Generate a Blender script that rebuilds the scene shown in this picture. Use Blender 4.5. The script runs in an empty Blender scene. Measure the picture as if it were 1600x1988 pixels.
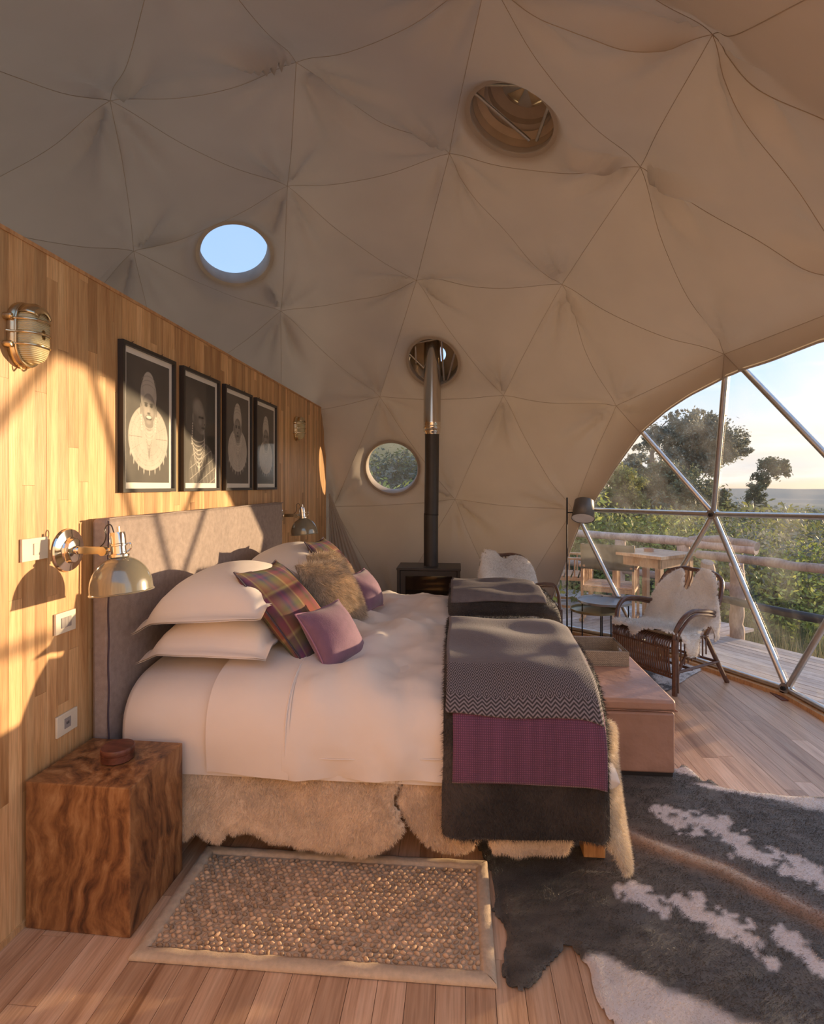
import bpy, bmesh, math, random
import numpy as np
from mathutils import Vector, Matrix
random.seed(7); RNG = np.random.default_rng(11)
SC = bpy.context.scene; COL = SC.collection; PI = math.pi

# ------------------------------------------------------------------ camera
TH = math.atan(90/1067); EYE = np.array([0., 0., 1.5]); FPX = 1067.0
cd = bpy.data.cameras.new('camera'); cam = bpy.data.objects.new('camera', cd); COL.objects.link(cam)
cam.location = EYE; cam.rotation_euler = (PI/2, 0, TH)
cd.sensor_fit = 'HORIZONTAL'; cd.sensor_width = 36; cd.lens = FPX/1600*36; cd.shift_y = -51/1600; cd.clip_start = .02; cd.clip_end = 6000
SC.camera = cam
# ------------------------------------------------------------------ light
SC.view_settings.view_transform = 'Standard'; SC.view_settings.look = 'None'; SC.view_settings.gamma = 1
SC.view_settings.use_curve_mapping = False
SC.view_settings.exposure = 1.8
SUN = Vector((.857, .515, .077)).normalized()
sd = bpy.data.lights.new('sun', 'SUN'); sd.energy = 2.25; sd.color = (1, .72, .42); sd.angle = math.radians(.9)
so = bpy.data.objects.new('sun', sd); COL.objects.link(so); so.rotation_euler = SUN.to_track_quat('Z', 'Y').to_euler()
so.location = (9, 6, 3)
W = bpy.data.worlds.new('sky'); SC.world = W; W.use_nodes = True
def ramp(N, stops, inter='LINEAR'):
    r = N.new('ShaderNodeValToRGB'); e = r.color_ramp.elements; r.color_ramp.interpolation = inter
    e[0].position, e[0].color = stops[0][0], (*stops[0][1], 1); e[1].position, e[1].color = stops[-1][0], (*stops[-1][1], 1)
    for p, c in stops[1:-1]: k = e.new(p); k.color = (*c, 1)
    return r
def build_world():
    nt = W.node_tree; N = nt.nodes; L = nt.links; N.clear()
    out = N.new('ShaderNodeOutputWorld'); bg = N.new('ShaderNodeBackground'); L.new(bg.outputs[0], out.inputs[0])
    tc = N.new('ShaderNodeTexCoord'); sep = N.new('ShaderNodeSeparateXYZ'); L.new(tc.outputs['Generated'], sep.inputs[0])
    cr = N.new('ShaderNodeValToRGB'); L.new(sep.outputs[2], cr.inputs[0]); e = cr.color_ramp.elements
    e[0].position = 0.0; e[0].color = (.56, .44, .34, 1); e[1].position = 1; e[1].color = (.24, .37, .62, 1)
    for p, c in ((.03, (.46, .46, .46, 1)), (.07, (.60, .54, .46, 1)), (.12, (.45, .53, .63, 1)), (.18, (.34, .49, .73, 1)), (.45, (.27, .42, .68, 1))):
        k = e.new(p); k.color = c
    dot = N.new('ShaderNodeVectorMath'); dot.operation = 'DOT_PRODUCT'; L.new(tc.outputs['Generated'], dot.inputs[0]); dot.inputs[1].default_value = SUN
    mx = N.new('ShaderNodeMath'); mx.operation = 'MAXIMUM'; mx.inputs[1].default_value = 0; L.new(dot.outputs['Value'], mx.inputs[0])
    pw = N.new('ShaderNodeMath'); pw.operation = 'POWER'; pw.inputs[1].default_value = 22; L.new(mx.outputs[0], pw.inputs[0])
    gl = N.new('ShaderNodeMixRGB'); gl.blend_type = 'ADD'; gl.inputs[0].default_value = 1; L.new(cr.outputs[0], gl.inputs[1])
    gc = N.new('ShaderNodeMixRGB'); gc.inputs[1].default_value = (0, 0, 0, 1); gc.inputs[2].default_value = (2.4, 1.5, .8, 1)
    L.new(pw.outputs[0], gc.inputs[0]); L.new(gc.outputs[0], gl.inputs[2])
    mp = N.new('ShaderNodeMapping'); mp.inputs['Scale'].default_value = (2.2, 2.2, 16); L.new(tc.outputs['Generated'], mp.inputs[0])
    no = N.new('ShaderNodeTexNoise'); no.inputs['Scale'].default_value = 1.7; no.inputs['Detail'].default_value = 6; L.new(mp.outputs[0], no.inputs[0])
    c2 = N.new('ShaderNodeValToRGB'); c2.color_ramp.elements[0].position = .52; c2.color_ramp.elements[1].position = .78; L.new(no.outputs[0], c2.inputs[0])
    zf = ramp(N, [(0, (1,1,1)), (.16, (1,1,1)), (.26, (0,0,0)), (1, (0,0,0))]); L.new(sep.outputs[2], zf.inputs[0]); cm = N.new('ShaderNodeMath'); cm.operation = 'MULTIPLY'; L.new(c2.outputs[0], cm.inputs[0]); L.new(zf.outputs[0], cm.inputs[1])
    cl = N.new('ShaderNodeMixRGB'); L.new(cm.outputs[0], cl.inputs[0]); L.new(gl.outputs[0], cl.inputs[1]); cl.inputs[2].default_value = (.74, .70, .66, 1)
    L.new(cl.outputs[0], bg.inputs[0]); bg.inputs[1].default_value = SKY
SKY = .52
build_world()

# ------------------------------------------------------------------ helpers
def at(u, v, x=None, y=None, z=None, d=None):
    c = (u-800)/FPX; r = np.array([c*math.cos(TH)-math.sin(TH), c*math.sin(TH)+math.cos(TH), -(v-943)/FPX])
    if d is not None: t = d
    elif x is not None: t = x/r[0]
    elif y is not None: t = y/r[1]
    else: t = (z-1.5)/r[2]
    return EYE + r*t
def hashn(i):
    i = np.asarray(i, dtype=np.int64) & 0xffffffff
    i = ((i ^ (i >> 16))*0x45d9f3b) & 0xffffffff; i = ((i ^ (i >> 16))*0x45d9f3b) & 0xffffffff
    return ((i ^ (i >> 16)) & 0xffff)/65535.0
def noise2(x, y, seed=0):
    x = np.asarray(x, float); y = np.asarray(y, float)
    xi = np.floor(x).astype(np.int64); yi = np.floor(y).astype(np.int64); fx = x-xi; fy = y-yi
    fx = fx*fx*(3-2*fx); fy = fy*fy*(3-2*fy)
    h = lambda a, b: hashn(a*374761+b*668265+seed*9176+12345)
    return (h(xi, yi)*(1-fx)+h(xi+1, yi)*fx)*(1-fy)+(h(xi, yi+1)*(1-fx)+h(xi+1, yi+1)*fx)*fy
def fbm(x, y, seed=0, o=4):
    s = 0; a = .5
    for k in range(o): s = s+a*noise2(x*2**k, y*2**k, seed+k); a *= .5
    return s/(1-.5**o)
def catmull(P, n=8, closed=False):
    P = np.asarray(P, float); m = len(P); out = []
    rng = range(m) if closed else range(m-1)
    for i in rng:
        if closed: a, b, c, d = P[(i-1) % m], P[i], P[(i+1) % m], P[(i+2) % m]
        else: a, b, c, d = P[max(i-1, 0)], P[i], P[i+1], P[min(i+2, m-1)]
        for k in range(n):
            t = k/n; out.append(.5*((2*b)+(c-a)*t+(2*a-5*b+4*c-d)*t*t+(3*b-a-3*c+d)*t**3))
    if not closed: out.append(P[-1])
    return np.array(out)
def curve_at(P):
    P = np.asarray(P, float); L = np.concatenate([[0], np.cumsum(np.linalg.norm(np.diff(P, axis=0), axis=1))])
    def f(s):
        s = np.asarray(s, float); return np.stack([np.interp(s, L, P[:, k]) for k in range(P.shape[1])], -1)
    return f, L[-1]
def in_poly(x, y, poly):
    inside = np.zeros(x.shape, bool); n = len(poly)
    for i in range(n):
        x1, y1 = poly[i]; x2, y2 = poly[(i+1) % n]
        if y1 == y2: continue
        c = ((y1 > y) != (y2 > y)) & (x < (x2-x1)*(y-y1)/(y2-y1)+x1); inside ^= c
    return inside
def edge_dist(x, y, poly):
    d = np.full(x.shape, 1e9); n = len(poly)
    for i in range(n):
        a = np.array(poly[i]); b = np.array(poly[(i+1) % n]); ab = b-a; l2 = ab@ab+1e-12
        t = np.clip(((x-a[0])*ab[0]+(y-a[1])*ab[1])/l2, 0, 1)
        d = np.minimum(d, np.hypot(x-a[0]-t*ab[0], y-a[1]-t*ab[1]))
    return d

class MB:
    def __init__(s): s.v = []; s.f = []; s.c = []; s.uv = []; s.n = 0
    def add(s, V, F, col=None, uv=None):
        V = np.asarray(V, float).reshape(-1, 3); o = s.n
        s.v.append(V); s.n += len(V)
        s.f += [tuple(int(i)+o for i in f) for f in F] if not isinstance(F, np.ndarray) else (F+o).tolist()
        if col is None: col = np.ones((len(V), 3))*.5
        col = np.asarray(col, float)
        if col.ndim == 1: col = np.tile(col, (len(V), 1))
        s.c.append(col); s.uv.append(np.zeros((len(V), 2)) if uv is None else np.asarray(uv, float))
        return s
    def box(s, a, b, M=None, col=None):
        x0, y0, z0 = a; x1, y1, z1 = b
        V = np.array([(x0,y0,z0),(x1,y0,z0),(x1,y1,z0),(x0,y1,z0),(x0,y0,z1),(x1,y0,z1),(x1,y1,z1),(x0,y1,z1)], float)
        if M is not None: V = np.array([M @ Vector(p) for p in V])
        return s.add(V, [(0,3,2,1),(4,5,6,7),(0,1,5,4),(1,2,6,5),(2,3,7,6),(3,0,4,7)], col)
    def tube(s, P, r, n=8, closed=False, col=None, caps=True):
        P = np.asarray(P, float); m = len(P); r = np.broadcast_to(np.asarray(r, float), (m,))
        T = np.gradient(P, axis=0)
        if closed: T = np.roll(P, -1, 0)-np.roll(P, 1, 0)
        T /= np.linalg.norm(T, axis=1)[:, None]+1e-12
        up = np.array([0, 0, 1.]) if abs(T[0][2]) < .9 else np.array([1., 0, 0])
        A = np.cross(up, T[0]); A /= np.linalg.norm(A); V = []
        for i in range(m):
            A = A-T[i]*(A@T[i]); A /= np.linalg.norm(A)+1e-12; B = np.cross(T[i], A)
            for k in range(n):
                a = 2*PI*k/n; V.append(P[i]+r[i]*(A*math.cos(a)+B*math.sin(a)))
        F = []
        for i in range(m if closed else m-1):
            j = (i+1) % m
            for k in range(n): F.append((i*n+k, i*n+(k+1) % n, j*n+(k+1) % n, j*n+k))
        if not closed and caps: F += [tuple(range(n))[::-1], tuple((m-1)*n+k for k in range(n))]
        return s.add(V, F, col)
    def cyl(s, a, b, r, r2=None, n=16, col=None): return s.tube([a, b], [r, r if r2 is None else r2], n, col=col)
    def lathe(s, prof, o=(0,0,0), ax=(0,0,1), n=32, col=None, sx=1, sy=1):
        ax = Vector(ax).normalized(); Q = Vector((0,0,1)).rotation_difference(ax).to_matrix(); V = []
        for r, h in prof:
            for k in range(n):
                a = 2*PI*k/n; V.append(Q @ Vector((r*math.cos(a)*sx, r*math.sin(a)*sy, h))+Vector(o))
        F = []
        for i in range(len(prof)-1):
            for k in range(n): F.append((i*n+k, i*n+(k+1) % n, (i+1)*n+(k+1) % n, (i+1)*n+k))
        return s.add(V, F, col)
    def grid(s, G, col=None, uv=True, wrap=False):
        G = np.asarray(G, float); a, b = G.shape[:2]; F = []
        bb = b if wrap else b-1
        I = np.arange(a*b).reshape(a, b)
        J = np.roll(I, -1, 1) if wrap else I[:, 1:]
        I0 = I if wrap else I[:, :-1]
        F = np.stack([I0[:-1], J[:-1], J[1:], I0[1:]], -1).reshape(-1, 4)
        u, v = np.meshgrid(np.linspace(0, 1, a), np.linspace(0, 1, b), indexing='ij')
        c = None if col is None else np.asarray(col, float).reshape(-1, 3) if np.asarray(col).ndim > 1 else col
        return s.add(G.reshape(-1, 3), F, c, np.stack([u.ravel(), v.ravel()], -1))
    def mesh(s, name, mat, smooth=True):
        me = bpy.data.meshes.new(name); V = np.concatenate(s.v); me.from_pydata(V.tolist(), [], s.f)
        C = np.concatenate(s.c); ca = me.color_attributes.new('Col', 'FLOAT_COLOR', 'POINT')
        ca.data.foreach_set('color', np.concatenate([C, np.ones((len(C), 1))], 1).ravel())
        U = np.concatenate(s.uv)
        if np.any(U):
            ul = me.uv_layers.new(name='UVMap'); li = np.empty(len(me.loops), int); me.loops.foreach_get('vertex_index', li)
            ul.data.foreach_set('uv', U[li].ravel())
        if smooth: me.polygons.foreach_set('use_smooth', [True]*len(me.polygons))
        me.materials.append(mat); me.update(); return me
    def build(s, name, mat, parent=None, smooth=True, bevel=0, solid=0, sub=0, split=True):
        o = bpy.data.objects.new(name, s.mesh(name, mat, smooth)); COL.objects.link(o)
        if parent is not None: o.parent = parent
        if solid:
            m = o.modifiers.new('s', 'SOLIDIFY'); m.thickness = solid; m.offset = 0
        if bevel:
            m = o.modifiers.new('b', 'BEVEL'); m.width = bevel; m.segments = 2; m.limit_method = 'ANGLE'; m.angle_limit = .6
        if sub:
            m = o.modifiers.new('u', 'SUBSURF'); m.levels = sub; m.render_levels = sub
        if smooth and split and not sub:
            try: o.data.set_sharp_from_angle(angle=.7)
            except Exception: pass
        return o
def tag(o, label, cat, group=None):
    o['label'] = label; o['category'] = cat
    if group: o['group'] = group
    return o
def thing(name, label, cat, loc=(0,0,0), rz=0, group=None):
    o = bpy.data.objects.new(name, None); COL.objects.link(o); o.location = loc; o.rotation_euler = (0, 0, rz); o.empty_display_size = .05
    return tag(o, label, cat, group)
def struct(name, loc=(0,0,0)):
    o = bpy.data.objects.new(name, None); COL.objects.link(o); o.location = loc; o['kind'] = 'structure'; o.empty_display_size = .05; return o
def copy_tree(o, parent=None):
    c = o.copy(); COL.objects.link(c)
    if parent is not None: c.parent = parent
    for ch in list(o.children): copy_tree(ch, c)
    return c

# ------------------------------------------------------------------ materials
def new_mat(name):
    m = bpy.data.materials.new(name); m.use_nodes = True; nt = m.node_tree
    return m, nt, nt.nodes, nt.links, nt.nodes['Principled BSDF']
def plain(name, col, rough=.6, metal=0, var=.12, scale=8, bump=0, bscale=60, sheen=0, coat=0, vcol=False, trans=0):
    m, nt, N, L, B = new_mat(name); tc = N.new('ShaderNodeTexCoord')
    no = N.new('ShaderNodeTexNoise'); no.inputs['Scale'].default_value = scale; no.inputs['Detail'].default_value = 4; L.new(tc.outputs['Object'], no.inputs[0])
    col = np.array(col); r = ramp(N, [(.25, tuple(col*(1-var))), (.75, tuple(np.minimum(col*(1+var), 1)))]); L.new(no.outputs[0], r.inputs[0])
    src = r.outputs[0]
    if vcol:
        at_ = N.new('ShaderNodeAttribute'); at_.attribute_name = 'Col'; mu = N.new('ShaderNodeMixRGB'); mu.blend_type = 'MULTIPLY'; mu.inputs[0].default_value = 1
        L.new(at_.outputs['Color'], mu.inputs[1]); L.new(src, mu.inputs[2]); src = mu.outputs[0]
    L.new(src, B.inputs['Base Color']); B.inputs['Roughness'].default_value = rough; B.inputs['Metallic'].default_value = metal
    B.inputs['Sheen Weight'].default_value = sheen; B.inputs['Coat Weight'].default_value = coat
    if bump:
        n2 = N.new('ShaderNodeTexNoise'); n2.inputs['Scale'].default_value = bscale; n2.inputs['Detail'].default_value = 5; L.new(tc.outputs['Object'], n2.inputs[0])
        b = N.new('ShaderNodeBump'); b.inputs['Strength'].default_value = bump; b.inputs['Distance'].default_value = .01; L.new(n2.outputs[0], b.inputs['Height']); L.new(b.outputs[0], B.inputs['Normal'])
    if trans:
        tl = N.new('ShaderNodeBsdfTranslucent'); L.new(src, tl.inputs[0]); mi = N.new('ShaderNodeMixShader'); mi.inputs[0].default_value = trans
        L.new(B.outputs[0], mi.inputs[1]); L.new(tl.outputs[0], mi.inputs[2]); L.new(mi.outputs[0], N['Material Output'].inputs[0])
    return m
def wood(name, dark, mid, light, axis=2, freq=14, stretch=.07, rough=.45, per_obj=.35, rings=0, warp=.14, coat=0, vcol=False, knots=.0):
    m, nt, N, L, B = new_mat(name); tc = N.new('ShaderNodeTexCoord'); oi = N.new('ShaderNodeObjectInfo')
    ad = N.new('ShaderNodeVectorMath'); ad.operation = 'ADD'; L.new(tc.outputs['Object'], ad.inputs[0])
    sc = N.new('ShaderNodeVectorMath'); sc.operation = 'SCALE'; sc.inputs['Scale'].default_value = 17 if per_obj else 0
    cb = N.new('ShaderNodeCombineXYZ'); L.new(oi.outputs['Random'], cb.inputs[0]); L.new(oi.outputs['Random'], cb.inputs[1]); L.new(oi.outputs['Random'], cb.inputs[2]); L.new(cb.outputs[0], sc.inputs[0]); L.new(sc.outputs[0], ad.inputs[1])
    mp = N.new('ShaderNodeMapping'); s = [1, 1, 1]; s[axis] = stretch; mp.inputs['Scale'].default_value = s; L.new(ad.outputs[0], mp.inputs[0])
    w = N.new('ShaderNodeTexNoise'); w.inputs['Scale'].default_value = freq*.35; w.inputs['Detail'].default_value = 2; L.new(mp.outputs[0], w.inputs[0])
    wv = N.new('ShaderNodeVectorMath'); wv.operation = 'SCALE'; wv.inputs['Scale'].default_value = warp; L.new(w.outputs['Color'], wv.inputs[0])
    a2 = N.new('ShaderNodeVectorMath'); a2.operation = 'ADD'; L.new(mp.outputs[0], a2.inputs[0]); L.new(wv.outputs[0], a2.inputs[1])
    n = N.new('ShaderNodeTexNoise'); n.inputs['Scale'].default_value = freq; n.inputs['Detail'].default_value = 7; n.inputs['Roughness'].default_value = .62; L.new(a2.outputs[0], n.inputs[0])
    r = ramp(N, [(.28, dark), (.45, mid), (.6, tuple((np.array(mid)+np.array(light))/2)), (.75, light)]); L.new(n.outputs[0], r.inputs[0]); src = r.outputs[0]
    f = N.new('ShaderNodeTexNoise'); f.inputs['Scale'].default_value = freq*7; f.inputs['Detail'].default_value = 3; L.new(mp.outputs[0], f.inputs[0])
    fr = ramp(N, [(.35, (.78,.74,.7)), (.6, (1.05,1.05,1.05))]); L.new(f.outputs[0], fr.inputs[0])
    m1 = N.new('ShaderNodeMixRGB'); m1.blend_type = 'MULTIPLY'; m1.inputs[0].default_value = .7; L.new(src, m1.inputs[1]); L.new(fr.outputs[0], m1.inputs[2]); src = m1.outputs[0]
    if per_obj:
        hr = ramp(N, [(0, (1-per_obj, 1-per_obj*1.1, 1-per_obj*1.2)), (.5, (1,1,1)), (.8, (1.08,1.1,1.1)), (1, (1.3,1.38,1.5))]); L.new(oi.outputs['Random'], hr.inputs[0])
        m2 = N.new('ShaderNodeMixRGB'); m2.blend_type = 'MULTIPLY'; m2.inputs[0].default_value = 1; L.new(src, m2.inputs[1]); L.new(hr.outputs[0], m2.inputs[2]); src = m2.outputs[0]
    L.new(src, B.inputs['Base Color']); B.inputs['Roughness'].default_value = rough; B.inputs['Coat Weight'].default_value = coat
    b = N.new('ShaderNodeBump'); b.inputs['Strength'].default_value = .15; b.inputs['Distance'].default_value = .003; L.new(f.outputs[0], b.inputs['Height']); L.new(b.outputs[0], B.inputs['Normal'])
    return m
def vmat(name, rough=.8, sheen=0, bump=0, bscale=120, trans=0, spec=.3):
    m, nt, N, L, B = new_mat(name); a = N.new('ShaderNodeAttribute'); a.attribute_name = 'Col'; L.new(a.outputs['Color'], B.inputs['Base Color'])
    B.inputs['Roughness'].default_value = rough; B.inputs['Sheen Weight'].default_value = sheen; B.inputs['Specular IOR Level'].default_value = spec
    if bump:
        tc = N.new('ShaderNodeTexCoord'); n = N.new('ShaderNodeTexNoise'); n.inputs['Scale'].default_value = bscale; n.inputs['Detail'].default_value = 3; L.new(tc.outputs['Object'], n.inputs[0])
        b = N.new('ShaderNodeBump'); b.inputs['Strength'].default_value = bump; b.inputs['Distance'].default_value = .01; L.new(n.outputs[0], b.inputs['Height']); L.new(b.outputs[0], B.inputs['Normal'])
    if trans:
        tl = N.new('ShaderNodeBsdfTranslucent'); L.new(a.outputs['Color'], tl.inputs[0]); mi = N.new('ShaderNodeMixShader'); mi.inputs[0].default_value = trans
        L.new(B.outputs[0], mi.inputs[1]); L.new(tl.outputs[0], mi.inputs[2]); L.new(mi.outputs[0], N['Material Output'].inputs[0])
    return m
def glass(name, haze=.06, tint=(1,1,1), gloss=.05, smudge=True):
    m, nt, N, L, B = new_mat(name); N.remove(B); out = N['Material Output']
    t = N.new('ShaderNodeBsdfTransparent'); t.inputs[0].default_value = (*tint, 1); g = N.new('ShaderNodeBsdfGlossy'); g.inputs['Roughness'].default_value = .08
    d = N.new('ShaderNodeBsdfDiffuse'); d.inputs[0].default_value = (.8, .78, .72, 1); tr = N.new('ShaderNodeBsdfTranslucent'); tr.inputs[0].default_value = (.8, .78, .72, 1)
    dd = N.new('ShaderNodeMixShader'); dd.inputs[0].default_value = .6; L.new(d.outputs[0], dd.inputs[1]); L.new(tr.outputs[0], dd.inputs[2])
    m1 = N.new('ShaderNodeMixShader'); L.new(t.outputs[0], m1.inputs[1]); L.new(dd.outputs[0], m1.inputs[2])
    if smudge:
        tc = N.new('ShaderNodeTexCoord'); n = N.new('ShaderNodeTexNoise'); n.inputs['Scale'].default_value = 3.5; n.inputs['Detail'].default_value = 6; n.inputs['Roughness'].default_value = .6; L.new(tc.outputs['Object'], n.inputs[0])
        r = ramp(N, [(.42, (haze*.35,)*3), (.68, (haze*2.2,)*3)]); L.new(n.outputs[0], r.inputs[0]); L.new(r.outputs[0], m1.inputs[0])
    else: m1.inputs[0].default_value = haze
    m2 = N.new('ShaderNodeMixShader'); lw = N.new('ShaderNodeLayerWeight'); pw = N.new('ShaderNodeMath'); pw.operation = 'POWER'; pw.inputs[1].default_value = 5; L.new(lw.outputs['Facing'], pw.inputs[0]); fr = N.new('ShaderNodeMath'); fr.operation = 'MULTIPLY_ADD'; fr.inputs[1].default_value = .6; fr.inputs[2].default_value = gloss; L.new(pw.outputs[0], fr.inputs[0]); lw.inputs[0].default_value = .5; L.new(fr.outputs[0], m2.inputs[0]); L.new(m1.outputs[0], m2.inputs[1]); L.new(g.outputs[0], m2.inputs[2]); L.new(m2.outputs[0], out.inputs[0])
    return m
M = {}
M['liner'] = plain('liner_canvas', (.50, .432, .365), .75, var=.05, scale=3, bump=.25, bscale=9, sheen=.2, trans=.24)
M['seam'] = plain('seam_thread', (.40, .325, .25), .9)
M['cover'] = plain('outer_cover', (.78, .70, .56), .7, trans=.35)
M['outer'] = plain('outer_canvas', (.80, .74, .66), .8, trans=.45)
M['wall'] = wood('teak_wall', (.40,.19,.065), (.65,.37,.16), (.80,.54,.27), 2, 22, .06, .42, .34)
M['floor'] = wood('teak_floor', (.35,.18,.095), (.62,.37,.22), (.75,.51,.335), 1, 20, .05, .36, .24)
M['stand'] = wood('hardwood_block', (.045,.016,.008), (.27,.105,.035), (.46,.23,.085), 2, 8, .16, .42, 0, warp=.7, coat=.15)
def block_wood():
    m, nt, N, L, B = new_mat('figured_block'); tc = N.new('ShaderNodeTexCoord')
    n0 = N.new('ShaderNodeTexNoise'); n0.inputs['Scale'].default_value = 2.6; n0.inputs['Detail'].default_value = 3; L.new(tc.outputs['Object'], n0.inputs[0])
    sc = N.new('ShaderNodeVectorMath'); sc.operation = 'SCALE'; sc.inputs['Scale'].default_value = .30; L.new(n0.outputs['Color'], sc.inputs[0]); ad = N.new('ShaderNodeVectorMath'); L.new(tc.outputs['Object'], ad.inputs[0]); L.new(sc.outputs[0], ad.inputs[1])
    mp = N.new('ShaderNodeMapping'); mp.inputs['Scale'].default_value = (1, 1, .20); L.new(ad.outputs[0], mp.inputs[0])
    w = N.new('ShaderNodeTexWave'); w.wave_type = 'RINGS'; w.rings_direction = 'Z'; w.inputs['Scale'].default_value = 4; w.inputs['Distortion'].default_value = 7; w.inputs['Detail'].default_value = 4; w.inputs['Detail Scale'].default_value = 1.2; L.new(mp.outputs[0], w.inputs[0])
    n = N.new('ShaderNodeTexNoise'); n.inputs['Scale'].default_value = 26; n.inputs['Detail'].default_value = 8; n.inputs['Roughness'].default_value = .65; L.new(mp.outputs[0], n.inputs[0])
    mi = N.new('ShaderNodeMath'); mi.operation = 'MULTIPLY_ADD'; mi.inputs[1].default_value = .12; L.new(w.outputs['Fac'], mi.inputs[0]); L.new(n.outputs[0], mi.inputs[2])
    r = ramp(N, [(.33, (.045,.018,.010)), (.47, (.17,.07,.028)), (.60, (.30,.135,.050)), (.78, (.46,.25,.11))]); L.new(mi.outputs[0], r.inputs[0]); L.new(r.outputs[0], B.inputs['Base Color']); B.inputs['Roughness'].default_value = .4
    b = N.new('ShaderNodeBump'); b.inputs['Strength'].default_value = .2; b.inputs['Distance'].default_value = .003; L.new(n.outputs[0], b.inputs['Height']); L.new(b.outputs[0], B.inputs['Normal']); return m
M['deck'] = wood('deck_wood', (.32,.25,.22), (.50,.41,.36), (.62,.52,.45), 0, 10, .2, .8, .15)
M['log'] = wood('log_wood', (.20,.13,.10), (.40,.28,.22), (.52,.40,.31), 2, 9, .3, .8, .1)
M['orange_wood'] = wood('chair_wood', (.34,.17,.08), (.52,.29,.15), (.62,.38,.2), 2, 12, .2, .5, .1)
M['bedwood'] = wood('bed_wood', (.42,.2,.08), (.62,.34,.15), (.7,.42,.2), 2, 12, .2, .5, .1)
M['steel'] = plain('galvanised_steel', (.60, .58, .55), .32, 1, var=.1, scale=30)
M['chrome'] = plain('polished_nickel', (.78, .72, .64), .10, 1, var=.04)
M['flue'] = plain('stainless_flue', (.58, .53, .47), .2, 1, var=.03)
M['brass'] = plain('aged_brass', (.62, .50, .32), .26, 1, var=.12, scale=30)
M['stand'] = block_wood()
M['iron'] = plain('black_iron', (.030, .026, .024), .45, .4)
M['stove'] = plain('stove_enamel', (.060, .052, .048), .45, .2)
M['shade'] = plain('taupe_enamel', (.30, .27, .20), .16, .35, var=.03, coat=.6)
M['headboard'] = plain('grey_linen', (.34, .275, .245), .9, var=.16, scale=40, bump=.3, bscale=300)
M['linen'] = plain('white_linen', (.84, .74, .65), .8, var=.02, bump=.12, bscale=14, sheen=.15)
M['plate'] = plain('cream_plastic', (.78, .70, .54), .35)
M['plategrey'] = plain('grey_plastic', (.33, .30, .28), .35)
M['black'] = plain('black_frame', (.035, .028, .024), .4)
M['mat_board'] = plain('mat_board', (.90, .86, .78), .8, var=.02)
M['print'] = vmat('photo_print', .5)
M['leather'] = plain('tan_leather', (.44, .245, .17), .42, var=.18, scale=5, bump=.6, bscale=16)
M['rattan'] = plain('dark_rattan', (.13, .062, .038), .38, var=.3, scale=40, coat=.2)
M['fur'] = vmat('fur', .75, .3)
M['cloth'] = vmat('cloth', .85, .2, .1)
M['leaf'] = vmat('leaf', .6, 0, trans=.35)
M['bark'] = plain('bark', (.16, .11, .085), .9, bump=.4)
M['pane'] = glass('clear_vinyl', .055)
M['pane2'] = glass('clear_pane', .03, smudge=False)
M['pglass'] = glass('frame_glass', .0, smudge=False)
M['stoveglass'] = plain('stove_glass', (.012,.010,.009), .06, coat=.5)
M['purple'] = plain('purple_velvet', (.20, .10, .155), .8, var=.1, scale=30, sheen=.25, bump=.15, bscale=200)
M['piping'] = plain('purple_piping', (.36, .18, .26), .8)
M['darkpipe'] = plain('dark_piping', (.07, .05, .07), .8)
M['canvas'] = plain('green_canvas', (.19, .15, .09), .9, trans=.15)
M['jute'] = plain('jute_border', (.62, .46, .31), .9, var=.12, scale=60, bump=.3, bscale=400)

# ------------------------------------------------------------------ geodesic dome
DC = np.array([-.854, 3.13, .676]); DR = 3.391; DA = .707
PN = np.array([.9447471, .1782210, -.2751186]); PK = 1.8807628       # plane of the window arch
PN = PN/np.linalg.norm(PN)
def geodesic():
    V = [(0,0,1)]; z = 1/5**.5; r = 2/5**.5
    for k in range(5): V.append((r*math.cos(2*PI*k/5), r*math.sin(2*PI*k/5), z))
    for k in range(5): V.append((r*math.cos(2*PI*(k+.5)/5), r*math.sin(2*PI*(k+.5)/5), -z))
    V.append((0,0,-1)); V = np.array(V, float); F = []
    for k in range(5):
        a, b = 1+k, 1+(k+1) % 5; c, d = 6+k, 6+(k+1) % 5; F += [(0,a,b), (a,c,b), (b,c,d), (11,c,d)]
    P = {}; L = []; T = []
    def idx(p):
        p = p/np.linalg.norm(p); k = tuple(np.round(p, 4)+0.)
        if k not in P: P[k] = len(L); L.append(p)
        return P[k]
    for f in F:
        A, B, C = V[list(f)]; g = lambda i, j: idx((A*(3-i-j)+B*i+C*j)/3)
        for i in range(3):
            for j in range(3-i):
                T.append((g(i,j), g(i+1,j), g(i,j+1)))
                if i+j < 2: T.append((g(i+1,j), g(i+1,j+1), g(i,j+1)))
    return np.array(L), T
def hoff(y): return np.interp(y, [2.6,3.22,3.66,3.99,4.17,4.41,4.64,4.96,5.25,5.52,5.86], [-.055,-.04,.011,.038,.030,-.004,-.020,-.017,-.014,.003,.006])
def gwin(P): P = np.atleast_2d(P); return P@PN-PK-hoff(P[:,1])
GV, GT = geodesic(); ca_, sa_ = math.cos(DA), math.sin(DA)
HV = np.stack([DC[0]+DR*(GV[:,0]*ca_-GV[:,1]*sa_), DC[1]+DR*(GV[:,0]*sa_+GV[:,1]*ca_), DC[2]+DR*GV[:,2]], 1)
def sph(u, v, R=DR):
    r = at(u, v, d=1)-EYE; o = EYE-DC; a = r@r; b = 2*r@o; c = o@o-R*R
    return EYE+r*((-b+math.sqrt(b*b-4*a*c))/(2*a))
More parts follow.
